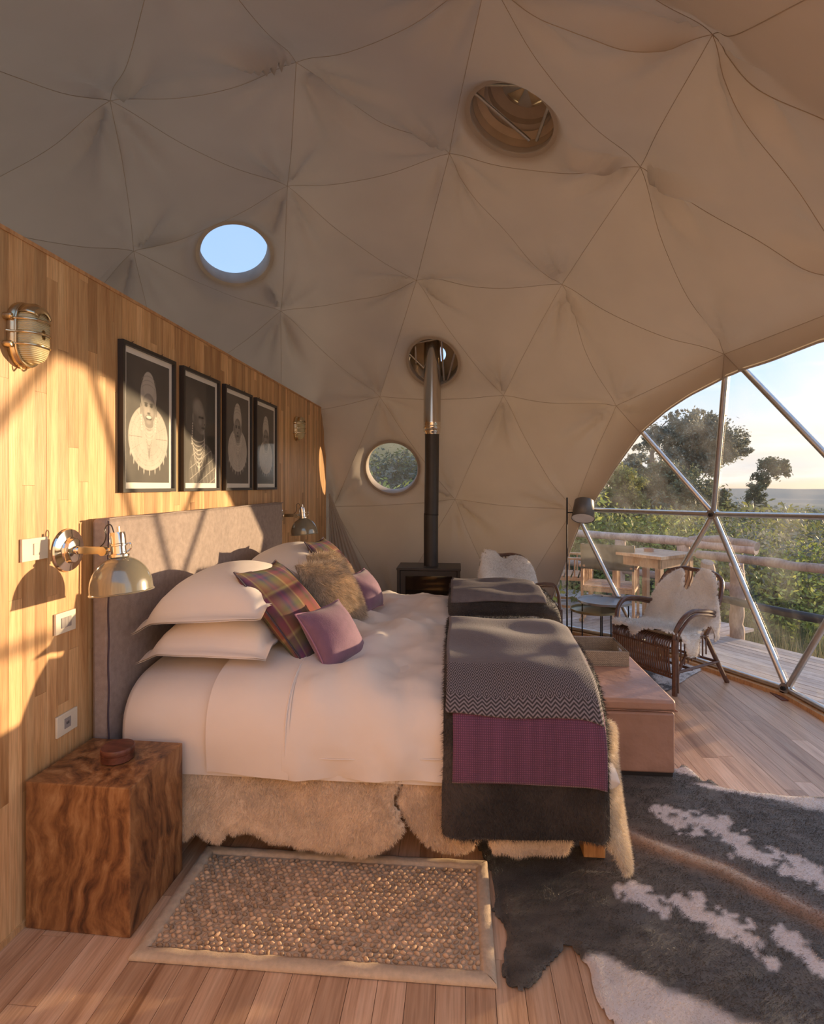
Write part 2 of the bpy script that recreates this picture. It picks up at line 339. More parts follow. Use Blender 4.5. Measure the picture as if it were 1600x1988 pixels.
for (mx_, my_, mz_), (u, v) in [((-.85,3.13,4.07),(575,110)), ((.03,3.89,3.86),(875,290)), ((-1.3,4.2,3.86),(558,355)), ((-1.75,5.28,3.14),(545,600)),
        ((.91,4.64,3.14),(1095,547)), ((1.13,1.91,3.14),(1395,50)), ((1.45,5.1,2.19),(1200,785)), ((-.38,5.13,3.37),(810,540)), ((-2.01,3.04,3.86),(210,185)),
        ((2.08,4.73,1.26),(1385,998)), ((2.35,4.07,.09),(1525,1340)), ((.47,5.72,2.42),(980,765)), ((-.86,6.04,2.42),(738,768)), ((-.08,6.37,1.31),(885,968)),
        ((-2.61,4.2,3.37),(257,482)), ((1.2,3.29,3.37),(1250,315)), ((-2.02,5.93,2.19),(545,800)), ((1.91,4.03,2.42),(1412,684))]:
    i = np.argmin(np.linalg.norm(HV-np.array([mx_, my_, mz_]), axis=1)); HV[i] = sph(u, v)
RING = [i for i in range(len(HV)) if -.15 < HV[i][2] < .25]
for i in RING:
    d = HV[i][:2]-DC[:2]; d = d/np.linalg.norm(d)*3.345; HV[i] = (DC[0]+d[0], DC[1]+d[1], .05)
RING.sort(key=lambda i: math.atan2(HV[i][1]-DC[1], HV[i][0]-DC[0]))
def proj(P):
    P = np.atleast_2d(P); d = -P[:,0]*math.sin(TH)+P[:,1]*math.cos(TH); c = P[:,0]*math.cos(TH)+P[:,1]*math.sin(TH)
    return 800+FPX*c/d, 943-FPX*(P[:,2]-1.5)/d, d
HOLES = [(sph(455,483), .285), (sph(763,905), .297), (sph(1001,213), .275), (sph(844,697), .262)]
rh = {i: RNG.random(6)*6.28 for i in range(len(HV))}
def liner_disp(P):
    """liner sheet pinned at the hubs: hangs a little inside between them, pleats run out of every hub"""
    D = P-DC; R = np.linalg.norm(D, axis=1)[:, None]; Nn = D/R; sag = np.zeros(len(P)); rip = np.zeros(len(P)); near = np.full(len(P), 9.)
    for i, h in enumerate(HV):
        if h[2] < -.2: continue
        v = P-h; d = np.linalg.norm(v, axis=1); near = np.minimum(near, d); m = d < 1.1
        if not m.any(): continue
        n = (h-DC)/np.linalg.norm(h-DC); e1 = np.cross(n, (0,0,1.)); 
        if np.linalg.norm(e1) < .05: e1 = np.array([1.,0,0])
        e1 /= np.linalg.norm(e1); e2 = np.cross(n, e1); a = np.arctan2(v[m]@e2, v[m]@e1); p = rh[i]
        w = np.exp(-((d[m]-.20)/.30)**2)*np.clip(d[m]/.12, 0, 1)
        rip[m] += w*(.011*np.sin(5*a+p[0])+.009*np.sin(9*a+p[1]+2*d[m])+.0055*np.sin(17*a+p[2]))*(.6+.7*np.sin(2*a+p[3]))
    sag = .045*(1-np.exp(-(near/.30)**2))
    sag = sag*1.8; sag += .012*(fbm(P[:,0]*1.7+P[:,2]*1.3, P[:,1]*1.7-P[:,2], 5, 3)-.5)
    ka = np.clip(-gwin(P)/.35, 0, 1); ka = ka*ka*(3-2*ka)
    return P-Nn*(.028+ka*(.007+sag+rip*3.2))[:, None]
ceiling = struct('ceiling')
window = struct('window_1')
def clipmesh(o, keep_inside, off=0.):
    me = o.data; n = len(me.vertices); V = np.empty(n*3); me.vertices.foreach_get('co', V); V = V.reshape(-1, 3); V -= hoff(V[:,1])[:,None]*PN; me.vertices.foreach_set('co', V.ravel())
    bm = bmesh.new(); bm.from_mesh(me); g = bm.verts[:]+bm.edges[:]+bm.faces[:]
    bmesh.ops.bisect_plane(bm, geom=g, plane_co=Vector(PN*(PK+off)), plane_no=Vector(PN), clear_outer=not keep_inside, clear_inner=keep_inside)
    k = len(bm.faces); bm.to_mesh(me); bm.free()
    n = len(me.vertices)
    if n: V = np.empty(n*3); me.vertices.foreach_get('co', V); V = V.reshape(-1, 3); V += hoff(V[:,1])[:,None]*PN; me.vertices.foreach_set('co', V.ravel())
    me.update(); return k
def outer(A, B, C, k=14, f=1.022):
    w = np.array([(i, j) for i in range(k+1) for j in range(k+1-i)])/k; im = {(round(a*k), round(b*k)): q for q, (a, b) in enumerate(w)}; F = []
    for i in range(k):
        for j in range(k-i):
            F.append((im[(i,j)], im[(i+1,j)], im[(i,j+1)]))
            if i+j < k-1: F.append((im[(i+1,j)], im[(i+1,j+1)], im[(i,j+1)]))
    P = A*(1-w[:,:1]-w[:,1:])+B*w[:,:1]+C*w[:,1:]; P = DC+(P-DC)*f; F = np.array(F)
    for hc, hr in HOLES:
        n = (hc-DC)/np.linalg.norm(hc-DC); v = P-hc; h = v@n; tn = v-h[:,None]*n; rd = np.linalg.norm(tn, axis=1); i_ = (rd < hr) & (np.abs(h) < .6); F = F[~i_[F].all(1)]; P[i_] = (P+tn*((hr/np.maximum(rd, 1e-6))-1)[:,None])[i_]
    return P, F
edges_l = {}; nsub = 36
b_ = np.array([(i, j) for i in range(nsub+1) for j in range(nsub+1-i)]); idm = {tuple(x): k for k, x in enumerate(b_)}
TF = []
for i in range(nsub):
    for j in range(nsub-i):
        TF.append((idm[(i,j)], idm[(i+1,j)], idm[(i,j+1)]))
        if i+j < nsub-1: TF.append((idm[(i+1,j)], idm[(i+1,j+1)], idm[(i,j+1)]))
TF = np.array(TF); strut_e = {}
for f in GT:
    A, B, C = HV[list(f)]
    if min(A[2], B[2], C[2]) < -.2: continue
    pts = np.array([A, B, C, (A+B+C)/3]); u, v, d = proj(pts); side = gwin(pts[:3]) > 0
    # open doorway behind and beside the camera: panels there are not built
    cen = pts[3]
    vis = ((d > .25) & (u > -500) & (u < 2300) & (v > -900) & (v < 2300)).any() or (side.any())
    if cen[1] < 1.0 and not side.any(): vis = False
    if not vis: continue
    if side.any():
        for a, b in ((0,1),(1,2),(2,0)):
            k = tuple(sorted((f[a], f[b]))); strut_e[k] = 1
        nrm = np.cross(B-A, C-A); nrm /= np.linalg.norm(nrm)
        if nrm@(cen-DC) < 0: nrm = -nrm
        t = bpy.data.objects.new('pane', MB().add(*outer(A, B, C, 10, 1.0085)).mesh('pane', M['pane'], False))
        if clipmesh(t, True): COL.objects.link(t); t.parent = window
    if side.all(): continue
    w = b_/nsub; P = A*(1-w[:,:1]-w[:,1:])+B*w[:,:1]+C*w[:,1:]
    F = TF
    Q = liner_disp(P)
    for hc, hr in HOLES:
        n = (hc-DC)/np.linalg.norm(hc-DC); vv = Q-hc; hgt = vv@n; tan = vv-hgt[:,None]*n; rd = np.linalg.norm(tan, axis=1)
        near = (np.abs(hgt) < .5)
        if not (near & (rd < hr+.40)).any(): continue
        # fabric is drawn flat around the ring
        wgt = np.where(near, np.exp(-(np.maximum(rd-hr, 0)/.10)**2), 0); Q = Q-n*((hgt+.075)*wgt)[:,None]
        inn = near & (rd < hr)
        F = F[~inn[F].all(1)]; Q[inn] = (Q+tan*((hr/np.maximum(rd,1e-6))-1)[:,None])[inn]
    o = bpy.data.objects.new('panel', MB().add(Q, F).mesh('panel', M['liner'])); 
    if side.any(): clipmesh(o, False, -.014)
    if len(o.data.polygons) == 0: continue
    COL.objects.link(o); o.parent = ceiling
    P, F = outer(A, B, C); oc = bpy.data.objects.new('outer_cover', MB().add(P, F).mesh('outer_cover', M['outer']))
    if side.any(): clipmesh(oc, False, -.05)
    COL.objects.link(oc); oc.parent = ceiling
    for a, b in ((0,1),(1,2),(2,0)): edges_l[tuple(sorted((f[a], f[b])))] = 1
for a, b in edges_l:
    t = np.linspace(0, 1, 40)[:, None]; P = liner_disp(HV[a]*(1-t)+HV[b]*t)
    n = (P-DC)/np.linalg.norm(P-DC, axis=1)[:,None]; P = P-n*.0012
    ok = gwin(P) < .0
    for hc, hr in HOLES: ok &= np.linalg.norm(P-hc, axis=1) > hr+.05
    P = P[ok]
    if len(P) > 3 and P[:,2].min() > -.1: MB().tube(P, .0018, 4).build('seam', M['seam'], ceiling)
# struts of the clear window
def strut_tube(a, b, r=.021):
    return MB().cyl(a, b, r, n=12)
for a, b in strut_e:
    A, B = HV[a].copy(), HV[b].copy(); ia, ib = gwin(A)[0] > -.02, gwin(B)[0] > -.02
    if not (ia or ib): continue
    if not (ia and ib):
        t = (PK-.05-A@PN)/((B-A)@PN); Pn = A+(B-A)*t
        if ia: B = Pn
        else: A = Pn
    strut_tube(A, B).build('strut', M['steel'], window)
hubs = {i for e in strut_e for i in e if gwin(HV[i])[0] > -.02}
for i in hubs:
    n = (HV[i]-DC)/np.linalg.norm(HV[i]-DC)
    hb = MB().cyl(HV[i]-n*.03, HV[i]+n*.03, .04, n=12).build('hub', M['steel'], window)
    MB().cyl(HV[i]-n*.045, HV[i]-n*.028, .016, n=6).build('bolt', M['iron'], hb)
    if HV[i][2] < .2: MB().box((HV[i][0]-.09, HV[i][1]-.1, -.001), (HV[i][0]+.03, HV[i][1]+.07, .008)).build('base_plate', plain('rust_plate', (.20,.09,.06), .5, .3), window)
# arch: hemmed edge of the liner and the strip of outer cover seen beyond it
e1 = np.array([-PN[1], PN[0], 0]); e1 /= np.linalg.norm(e1); e2 = np.cross(PN, e1)
if e2[2] < 0: e2 = -e2
FT = np.array([HV[list(f)] for f in GT if HV[list(f)][:,2].min() > -.2 and HV[list(f)][:,0].max() > .2]); FN = np.cross(FT[:,1]-FT[:,0], FT[:,2]-FT[:,0])
def surf(d):
    t = np.einsum('ij,ij->i', FT[:,0]-DC, FN)/(FN@d); c = DC+d*t[:,None]; ok = t > .5
    for k in range(3):
        a, b = FT[:,k], FT[:,(k+1) % 3]; ok &= np.einsum('ij,ij->i', np.cross(b-a, c-a), FN) >= -1e-4*np.einsum('ij,ij->i', FN, FN)
    return DC+d*t[ok][0] if ok.any() else None
def archpt(a, off, rad):
    lo, hi = math.radians(15), math.radians(85); p = None
    for _ in range(16):
        m = (lo+hi)/2; q = surf(math.cos(m)*PN+math.sin(m)*(e1*math.cos(a)+e2*math.sin(a)))
        if q is None: hi = m; continue
        q = DC+(q-DC)*rad; p = q
        if gwin(q)[0] > off: lo = m
        else: hi = m
    return p
G = []; G2 = []
for a in np.linspace(-.9, PI+.9, 150):
    row = [archpt(a, off, rad) for off, rad in ((-.06,1.021), (-.02,1.010), (-.006,1.002), (-.002,.998))]; h = archpt(a, -.014, .9915)
    if any(r is None for r in row) or h is None or min(r[2] for r in row) < .0: continue
    G.append(row); n = (h-DC)/np.linalg.norm(h-DC); G2.append(h-n*(.002+.001*math.sin(a*23)+.001*math.sin(a*51)))
MB().tube(G2, .007, 6).build('liner_hem', M['liner'], ceiling); MB().grid(G).build('cover_edge', M['cover'], window, solid=.004)
# vestibule roof that closes the dome at the upper right
E = np.array([sph(u, v, DR*.955) for u, v in catmull([(1150,-90),(1230,-38),(1300,0),(1395,50),(1490,113),(1600,188),(1720,290),(1800,380)], 7)])
G = []
for k in range(14):
    t = k/13; G.append(E+np.array([[.16*t, -1.5*t, .30*t-.10*math.sin(PI*t)+.025*math.sin(i*.5+t*5)*t] for i in range(len(E))]))
MB().grid(np.array(G)).build('vestibule_roof', plain('vestibule_canvas', (.85, .77, .67), .75, bump=.2, bscale=8, trans=.5), ceiling)
# loose canvas gathered where the liner meets the end of the partition
ap = np.array([-1.455, 6.10, 1.44]); G = []
for t in np.linspace(0, 1, 90):
    b = np.array([-1.46+.56*t, 6.09+.25*t**.8, .02]); row = []
    for q in np.linspace(.02, 1, 40): row.append(ap+(b-ap)*q+np.array([.2, -1, 0])*(.020*math.sin(t*44+q*2)+.012*math.sin(t*19+1))*min(q*1.6, 1)*(1-t)**.6)
    G.append(row)
MB().grid(G).build('gathered_canvas', M['liner'], ceiling)
# round openings
def ring(center, r, name, mat, prof, parent):
    n = (center-DC)/np.linalg.norm(center-DC); return MB().lathe(prof, center, n, 56).build(name, mat, parent)
wn = 2
for k, (hc, hr) in enumerate(HOLES[:2]):
    w_ = struct('window_%d' % wn); wn += 1
    ring(hc, hr, 'window_rim', plain('rim_canvas', (.40,.34,.28), .75), [(hr+.075,-.072),(hr+.072,-.082),(hr+.035,-.092),(hr+.006,-.088),(hr-.004,-.07),(hr-.004,.03),(hr-.002,.045),(hr+.03,.065)], w_)
    n = (hc-DC)/np.linalg.norm(hc-DC)
    MB().lathe([(0.0001,.03),(hr+.01,.03),(hr+.01,.034),(0.0001,.034)], hc, n, 48).build('pane', M['pane2'], w_)
# ventilation opening with its cowl, and the flue opening
def frame_of(n):
    e = np.cross(n, (0,0,1.)); e /= np.linalg.norm(e); return e, np.cross(e, n)
hc, hr = HOLES[2]; n = (hc-DC)/np.linalg.norm(hc-DC)
vent = struct('trim_1')
MB().lathe([(hr+.07,-.079),(hr+.01,-.086),(hr-.004,-.08),(hr-.004,-.03)], hc, n, 56).build('vent_rim', M['liner'], vent)
MB().lathe([(hr+.0,-.07),(hr-.005,.02),(hr-.03,.06),(hr-.06,.09),(hr-.06,.13),(hr-.13,.15),(hr-.13,.24),(hr-.14,.40)], hc, n, 48).build('vent_duct', plain('vent_inner', (.40,.33,.27), .5), vent)
MB().lathe([(hr-.05,.05),(hr-.012,.02),(hr-.006,-.03)], hc, n, 48).build('wooden_ring', plain('vent_hoop', (.46,.36,.26), .6), vent)
MB().lathe([(.0001,.40),(.10,.40),(.18,.39),(.18,.38)], hc, n, 32).build('vent_cap', M['cover'], vent)
e, g = frame_of(n)
for k in range(5):
    a = k*2*PI/5+.4; c = hc+n*.17; q = lambda r, s: c+(e*math.cos(a+s)+g*math.sin(a+s))*r
    MB().add([q(.02,0), q(.15,-.3), q(.15,.3), q(.02,.8)+n*.02], [(0,1,2,3)]).build('flap', plain('vent_flap', (.80,.70,.52), .4, trans=.3), vent, solid=.003)
def onhole(hc, n, hr, e, g, a, h=-.02): return hc+(e*math.cos(a)+g*math.sin(a))*hr+n*h
def on_pix(hc, n, u, v, h=-.03):
    r = at(u, v, d=1)-EYE; c = hc+n*h; return EYE+r*(((c-EYE)@n)/(r@n))
for a, b in (((917,176),(1028,272)), ((1070,192),(1042,272)), ((914,163),(1040,166))):
    MB().cyl(on_pix(hc,n,*a,h=-.045), on_pix(hc,n,*b,h=-.045), .011, n=10).build('strut', M['steel'], vent)
hc, hr = HOLES[3]; n = (hc-DC)/np.linalg.norm(hc-DC); fl = struct('trim_2')
MB().lathe([(hr+.06,-.076),(hr+.02,-.086),(hr-.004,-.082),(hr-.004,-.02)], hc, n, 56).build('flue_rim', M['liner'], fl)
MB().lathe([(hr,-.07),(hr-.004,.03),(hr-.02,.09),(hr-.015,.10),(.095,.12)], hc, n, 48).build('flashing', plain('flashing_plate', (.45,.36,.25), .3, .7), fl)
for a, b in (((797,668),(868,654)), ((794,686),(824,715)), ((857,658),(862,740)), ((886,676),(868,742)), ((866,656),(890,680)), ((806,672),(808,705))):
    MB().cyl(on_pix(hc,n,*a,h=-.05), on_pix(hc,n,*b,h=-.05), .010, n=10).build('strut', M['steel'], fl)

# ------------------------------------------------------------------ floor
RP = [HV[i] for i in RING]
def ring_y(x):
    best = -9
    for i in range(len(RP)):
        a, b = RP[i], RP[(i+1) % len(RP)]
        if (a[0]-x)*(b[0]-x) <= 0 and a[0] != b[0]:
            y = a[1]+(b[1]-a[1])*(x-a[0])/(b[0]-a[0]); best = max(best, y)
    return best
def ring_ylo(x):
    c = [a[1]+(b[1]-a[1])*(x-a[0])/(b[0]-a[0]) for a, b in zip(RP, RP[1:]+RP[:1]) if (a[0]-x)*(b[0]-x) <= 0 and a[0] != b[0]]
    return min(c) if len(c) > 1 else 9
floor = struct('floor'); bw = .088; x = -1.475; xmax = max(p[0] for p in RP)
MB().box((-2.2,-1.2,-.30),(1.2,6.0,-.06)).build('subfloor', M['deck'], floor)
while x < xmax-.005:
    x1 = min(x+bw, xmax); hi = min(ring_y(x+.003), ring_y(x1-.003)); lo = max(-1.0, max(ring_ylo(x+.003), ring_ylo(x1-.003)) if x > 1.2 else -1.0)
    if x > 1.5: lo = max(lo, .6)
    y = lo-random.random()*.9
    while y < hi:
        y1 = min(y+random.uniform(.8, 1.9), hi+.015); a = max(y, lo)
        if y1-a > .02:
            z = -random.random()*.0012
            MB().box((x+.0008, a+.0006, -.022), (x1-.0008, y1-.0006, z)).build('board', M['floor'], floor, smooth=False)
        y = y1
    x += bw
# curb and base rail
for i in range(len(RP)):
    a, b = RP[i], RP[(i+1) % len(RP)]
    if (a[0]+b[0])/2 < -1.2 or min(a[1], b[1]) < .2: continue
    d = (b-a)/np.linalg.norm(b-a); nn = np.array([d[1], -d[0], 0])
    A = a-d*.01; B = b+d*.01
    V = []
    for q in (A, B):
        for off, z in ((-.055,-.02),(.085,-.02),(.085,.03),(-.055,.03)): V.append((q[0]+nn[0]*off, q[1]+nn[1]*off, z))
    MB().add(V, [(0,1,2,3),(7,6,5,4),(0,4,5,1),(1,5,6,2),(2,6,7,3),(3,7,4,0)]).build('curb', M['bedwood'], floor, smooth=False)
    if a@PN > PK-.4 or b@PN > PK-.4: pass
# ------------------------------------------------------------------ timber partition
wall = struct('wall_left'); WX = -1.48; WT = 2.335; WY = 6.04
MB().box((WX-.05, -1.6, -.02), (WX-.010, WY, WT-.002)).build('backing', M['bedwood'], wall, smooth=False)
MB().box((WX-.052, -1.6, WT), (WX+.004, WY+.004, WT+.014)).build('cap', M['bedwood'], wall, smooth=False)
MB().box((WX-.052, WY, 0), (WX+.003, WY+.012, WT)).build('edge_strip', M['bedwood'], wall, smooth=False)
y = .80; k = 0; small = MB()
while y < WY-.001:
    y1 = min(y+.056, WY); z = -random.random()*.8
    while z < WT:
        z1 = min(z+random.uniform(.55, 1.5), WT); a = max(z, .0)
        if z1-a > .01:
            pr = random.random()*.0008
            MB().box((WX-.010, y+.0004, a+.0003), (WX+pr, y1-.0004, z1-.0003)).build('plank', M['wall'], wall, smooth=False)
        z = z1
    y = y1
MB().box((WX-.012, -1.6, 0), (WX, .80, WT)).build('plank', M['wall'], wall, smooth=False)
wb_ = struct('wall_bounce'); G = [[(x, -1.62+.02*math.sin(x*7)+.01*math.sin(z*3+x), z) for x in np.linspace(WX-.05, 2.3, 60)] for z in np.linspace(-.05, 2.75, 12)]  # unseen canvas wall added behind the camera to bounce warm sunlight forward
MB().grid(G).build('bounce_panel', plain('bounce_canvas', (.72, .62, .50), .8, bump=.15, bscale=8), wb_)
MB().box((-2.2,-1.8,-.06),(2.4,-1.0,-.024)).build('entrance_boards', M['floor'], wb_, smooth=False)
bb = struct('baseboard_left'); MB().box((WX, -1.6, 0), (WX+.010, WY, .018)).build('skirting', M['wall'], bb, smooth=False)

# ------------------------------------------------------------------ soft things
def blades(mb, P, Nn, C, length, width, flow=None, lay=.6, jit=.5, rng=RNG):
    """short tapering hairs rooted on the surface points P"""
    n = len(P); D = Nn+rng.normal(size=(n, 3))*jit
    if flow is not None: D = D+np.asarray(flow)*lay
    D /= np.linalg.norm(D, axis=1)[:, None]; S = np.cross(D, rng.normal(size=(n, 3))); S /= np.linalg.norm(S, axis=1)[:, None]+1e-9
    ln = length*(.6+.8*rng.random(n))[:, None]; V = np.stack([P-S*width/2, P+S*width/2, P+D*ln], 1).reshape(-1, 3)
    F = np.arange(3*n).reshape(-1, 3); mb.add(V, F, np.repeat(C, 3, 0))
def sample_faces(V, F, n, rng=RNG):
    F = np.asarray(F); a, b, c = V[F[:,0]], V[F[:,1]], V[F[:,2]]; cr = np.cross(b-a, c-a); ar = np.linalg.norm(cr, axis=1); 
    i = rng.choice(len(F), n, p=ar/ar.sum()); u, v = rng.random((2, n)); s = u+v > 1; u[s], v[s] = 1-u[s], 1-v[s]
    return a[i]+(b-a)[i]*u[:,None]+(c-a)[i]*v[:,None], cr[i]/(ar[i][:,None]+1e-12), i
def pelt(mb, poly, cell, fmap, fcol, thick=.012, hairs=0, hl=.012, hw=.0016, flow=None, lay=.6, jit=.5, vary=.18, seed=1, flip=False):
    """a sheet with a free outline: (s,t) cells inside poly mapped to space by fmap"""
    rng = np.random.default_rng(seed); poly = np.asarray(poly); lo = poly.min(0); hi = poly.max(0)
    nx = int((hi[0]-lo[0])/cell)+2; ny = int((hi[1]-lo[1])/cell)+2
    gx, gy = np.meshgrid(lo[0]-cell*.5+np.arange(nx+1)*cell, lo[1]-cell*.5+np.arange(ny+1)*cell, indexing='ij')
    cin = in_poly(gx[:-1,:-1]+cell/2, gy[:-1,:-1]+cell/2, poly)
    idx = -np.ones(gx.shape, int); I, J = np.nonzero(cin); use = np.zeros(gx.shape, bool)
    for di in (0,1):
        for dj in (0,1): use[I+di, J+dj] = True
    idx[use] = np.arange(use.sum()); S, T = gx[use], gy[use]; ed = edge_dist(S, T, poly); ins = in_poly(S, T, poly)
    # pull outer vertices onto the outline
    out = ~ins
    if out.any():
        for k in np.nonzero(out)[0]:
            best = None
            for i in range(len(poly)):
                a, b = poly[i], poly[(i+1) % len(poly)]; ab = b-a; t = min(max(((S[k]-a[0])*ab[0]+(T[k]-a[1])*ab[1])/(ab@ab+1e-12), 0), 1); q = a+ab*t
                dd = (q[0]-S[k])**2+(q[1]-T[k])**2
                if best is None or dd < best[0]: best = (dd, q)
            S[k], T[k] = best[1]
        ed[out] = 0
    e = 1e-3; P = fmap(S, T); du = fmap(S+e, T)-P; dv = fmap(S, T+e)-P; Nn = np.cross(du, dv); Nn /= np.linalg.norm(Nn, axis=1)[:, None]+1e-12
    if flip: Nn = -Nn
    prof = np.sqrt(np.clip(1-(1-np.clip(ed/(thick*1.2), 0, 1))**2, 0, 1)); C = fcol(S, T)
    top = P+Nn*(thick*prof)[:, None]; bot = P; n = len(P)
    F4 = np.stack([idx[I,J], idx[I+1,J], idx[I+1,J+1], idx[I,J+1]], 1)
    if flip: F4 = F4[:, ::-1]
    mb.add(np.concatenate([top, bot]), np.concatenate([F4, F4[:, ::-1]+n]), np.concatenate([C, C*.8]))
    if hairs:
        F3 = np.concatenate([F4[:, [0,1,2]], F4[:, [0,2,3]]]); hp, hn, fi = sample_faces(top, F3, hairs, rng); c = C[F3[fi, 0]]
        s_ = S[F3[fi, 0]]; t_ = T[F3[fi, 0]]; c = c*(1-vary+2*vary*rng.random((hairs, 1)))
        # tufts lean the same way
        tl = np.stack([fbm(s_*22, t_*22, 31, 2)-.5, fbm(s_*22, t_*22, 47, 2)-.5, np.zeros(hairs)], 1)*3
        fl = tl if flow is None else tl+np.asarray(flow)
        blades(mb, hp-hn*.001, hn, c, hl, hw, fl, lay, jit, rng)
    return mb
def edgepoly(P, n=6, rough=.0, seed=3, freq=30):
    Q = catmull(P, n, True)
    if rough:
        c = Q.mean(0); t = np.arange(len(Q)); r = 1+rough*(fbm(t*freq/100., t*0., seed, 3)-.5); Q = c+(Q-c)*r[:, None]
    return Q
def cushion(name, label, cat, mat, w, h, th, center, ex, ey, parent_pipe=None, group=None, plump=.5, uvc=None, corner=.10, hairs=None, col=(.5,.5,.5), wr=.004, seed=0, crush=0):
    """square cushion: ex, ey are the in-plane axes, centre in world; pointed corners, full middle"""
    ex = Vector(ex).normalized(); ey = Vector(ey); ey = (ey-ex*ey.dot(ex)).normalized(); ez = ex.cross(ey)
    n = 34; u = np.linspace(-1, 1, n); U, V = np.meshgrid(u, u, indexing='ij')
    su = np.sin(U*PI/2*.98); sv = np.sin(V*PI/2*.98)
    X = w/2*su*(1-corner*(1-sv**2)); Y = h/2*sv*(1-corner*(1-su**2))
    pf = np.clip((1-su**2)*(1-sv**2), 0, 1)**plump
    wk = wr*np.sin(U*9+V*4+seed)*np.exp(-((np.abs(U*V)-.35)/.25)**2)+wr*1.6*(fbm(U*2.5+seed*3, V*2.5, seed+3, 3)-.5)
    Z = th/2*pf+wk*pf**.4; Zb = -th/2*pf*.85
    if crush: Y = Y*(1-.06*np.cos(U*2)); 
    tow = lambda X, Y, Z: X[...,None]*np.array(ex)+Y[...,None]*np.array(ey)+Z[...,None]*np.array(ez)
    mb = MB(); mb.grid(tow(X, Y, Z), col=col); mb.grid(tow(X, Y, Zb)[::-1], col=col)
    if hairs:
        G = tow(X, Y, Z).reshape(-1, 3); I = np.arange(n*n).reshape(n, n); a = np.stack([I[:-1,:-1], I[1:,:-1], I[1:,1:]], -1).reshape(-1, 3); b = np.stack([I[:-1,:-1], I[1:,1:], I[:-1,1:]], -1).reshape(-1, 3)
        hp, hn, fi = sample_faces(G, np.concatenate([a, b]), hairs[0]); f = fbm(hp[:,0]*30+5, hp[:,1]*30+hp[:,2]*20, 7, 3); rn = RNG.random(len(hp))
        c = np.array(hairs[2])*(.45+1.0*f*rn)[:, None]+np.array(hairs[3])*(.9*(rn > .62))[:, None]
        blades(mb, hp, hn, c, hairs[1], .0022, hairs[4], 1.0, .35)
    o = mb.build(name, mat, None, split=False)
    # weld the two faces along the seam
    o.location = center; tag(o, label, cat, group)
    if parent_pipe:
        t = np.linspace(-1, 1, 24); s = np.sin(t*PI/2*.98); k = 1+.01
        ed = [(w/2*s, -h/2*(1-corner*(1-s**2))*np.ones_like(s)), (w/2*(1-corner*(1-s**2)), h/2*s), (w/2*s[::-1], h/2*(1-corner*(1-s[::-1]**2))), (-w/2*(1-corner*(1-s**2)), h/2*s[::-1])]
        P = np.concatenate([np.stack([a[:-1]*k, b[:-1]*k, .004*np.sin(a[:-1]*40)], 1) for a, b in ed]); Q = P[:,:1]*np.array(ex)+P[:,1:2]*np.array(ey)+P[:,2:]*np.array(ez)
        MB().tube(Q, parent_pipe[1], 6, closed=True).build('piping', parent_pipe[0], o)
    return o
def bluecol(c, n): return np.tile(np.array(c, float), (n, 1))

# ---- bed ---------------------------------------------------------
bed = thing('bed', 'low double bed frame of pale timber under the fur hides, legs showing', 'bed', (0,0,0))
MB().box((-1.37,2.20,.17),(.52,4.10,.36)).build('bed_base', M['bedwood'], bed, smooth=False)
for x, y in ((-1.28,2.25),(.50,2.25),(-1.28,4.02),(.50,4.02)):
    MB().box((x,y,.012),(x+.085,y+.085,.17)).build('leg', M['bedwood'], bed, bevel=.003)
hb = thing('headboard', 'grey linen upholstered headboard standing against the timber wall', 'headboard', (WX, 2.09, 0))
def slab(x0,x1,y0,y1,z0,z1,r=.02,amp=.003):
    G = []; 
    return None
m_ = MB().box((.012,0,.30),(.085,2.19,1.368)); m_.build('padded_panel', M['headboard'], hb, bevel=.016)
MB().box((.004,.03,.0),(.060,2.16,.30)).build('lower_panel', M['headboard'], hb, bevel=.008)
P = [(.086,-.001,z) for z in np.linspace(.32,1.36,30)]
MB().tube([(x+.0015*math.sin(z*30), y-.002, z) for x, y, z in P], .0035, 6).build('seam_piping', M['darkpipe'], hb)
MB().tube([(.086, y, 1.367+.002*math.sin(y*14)) for y in np.linspace(0, 2.19, 40)], .0032, 6).build('seam_piping', M['headboard'], hb)

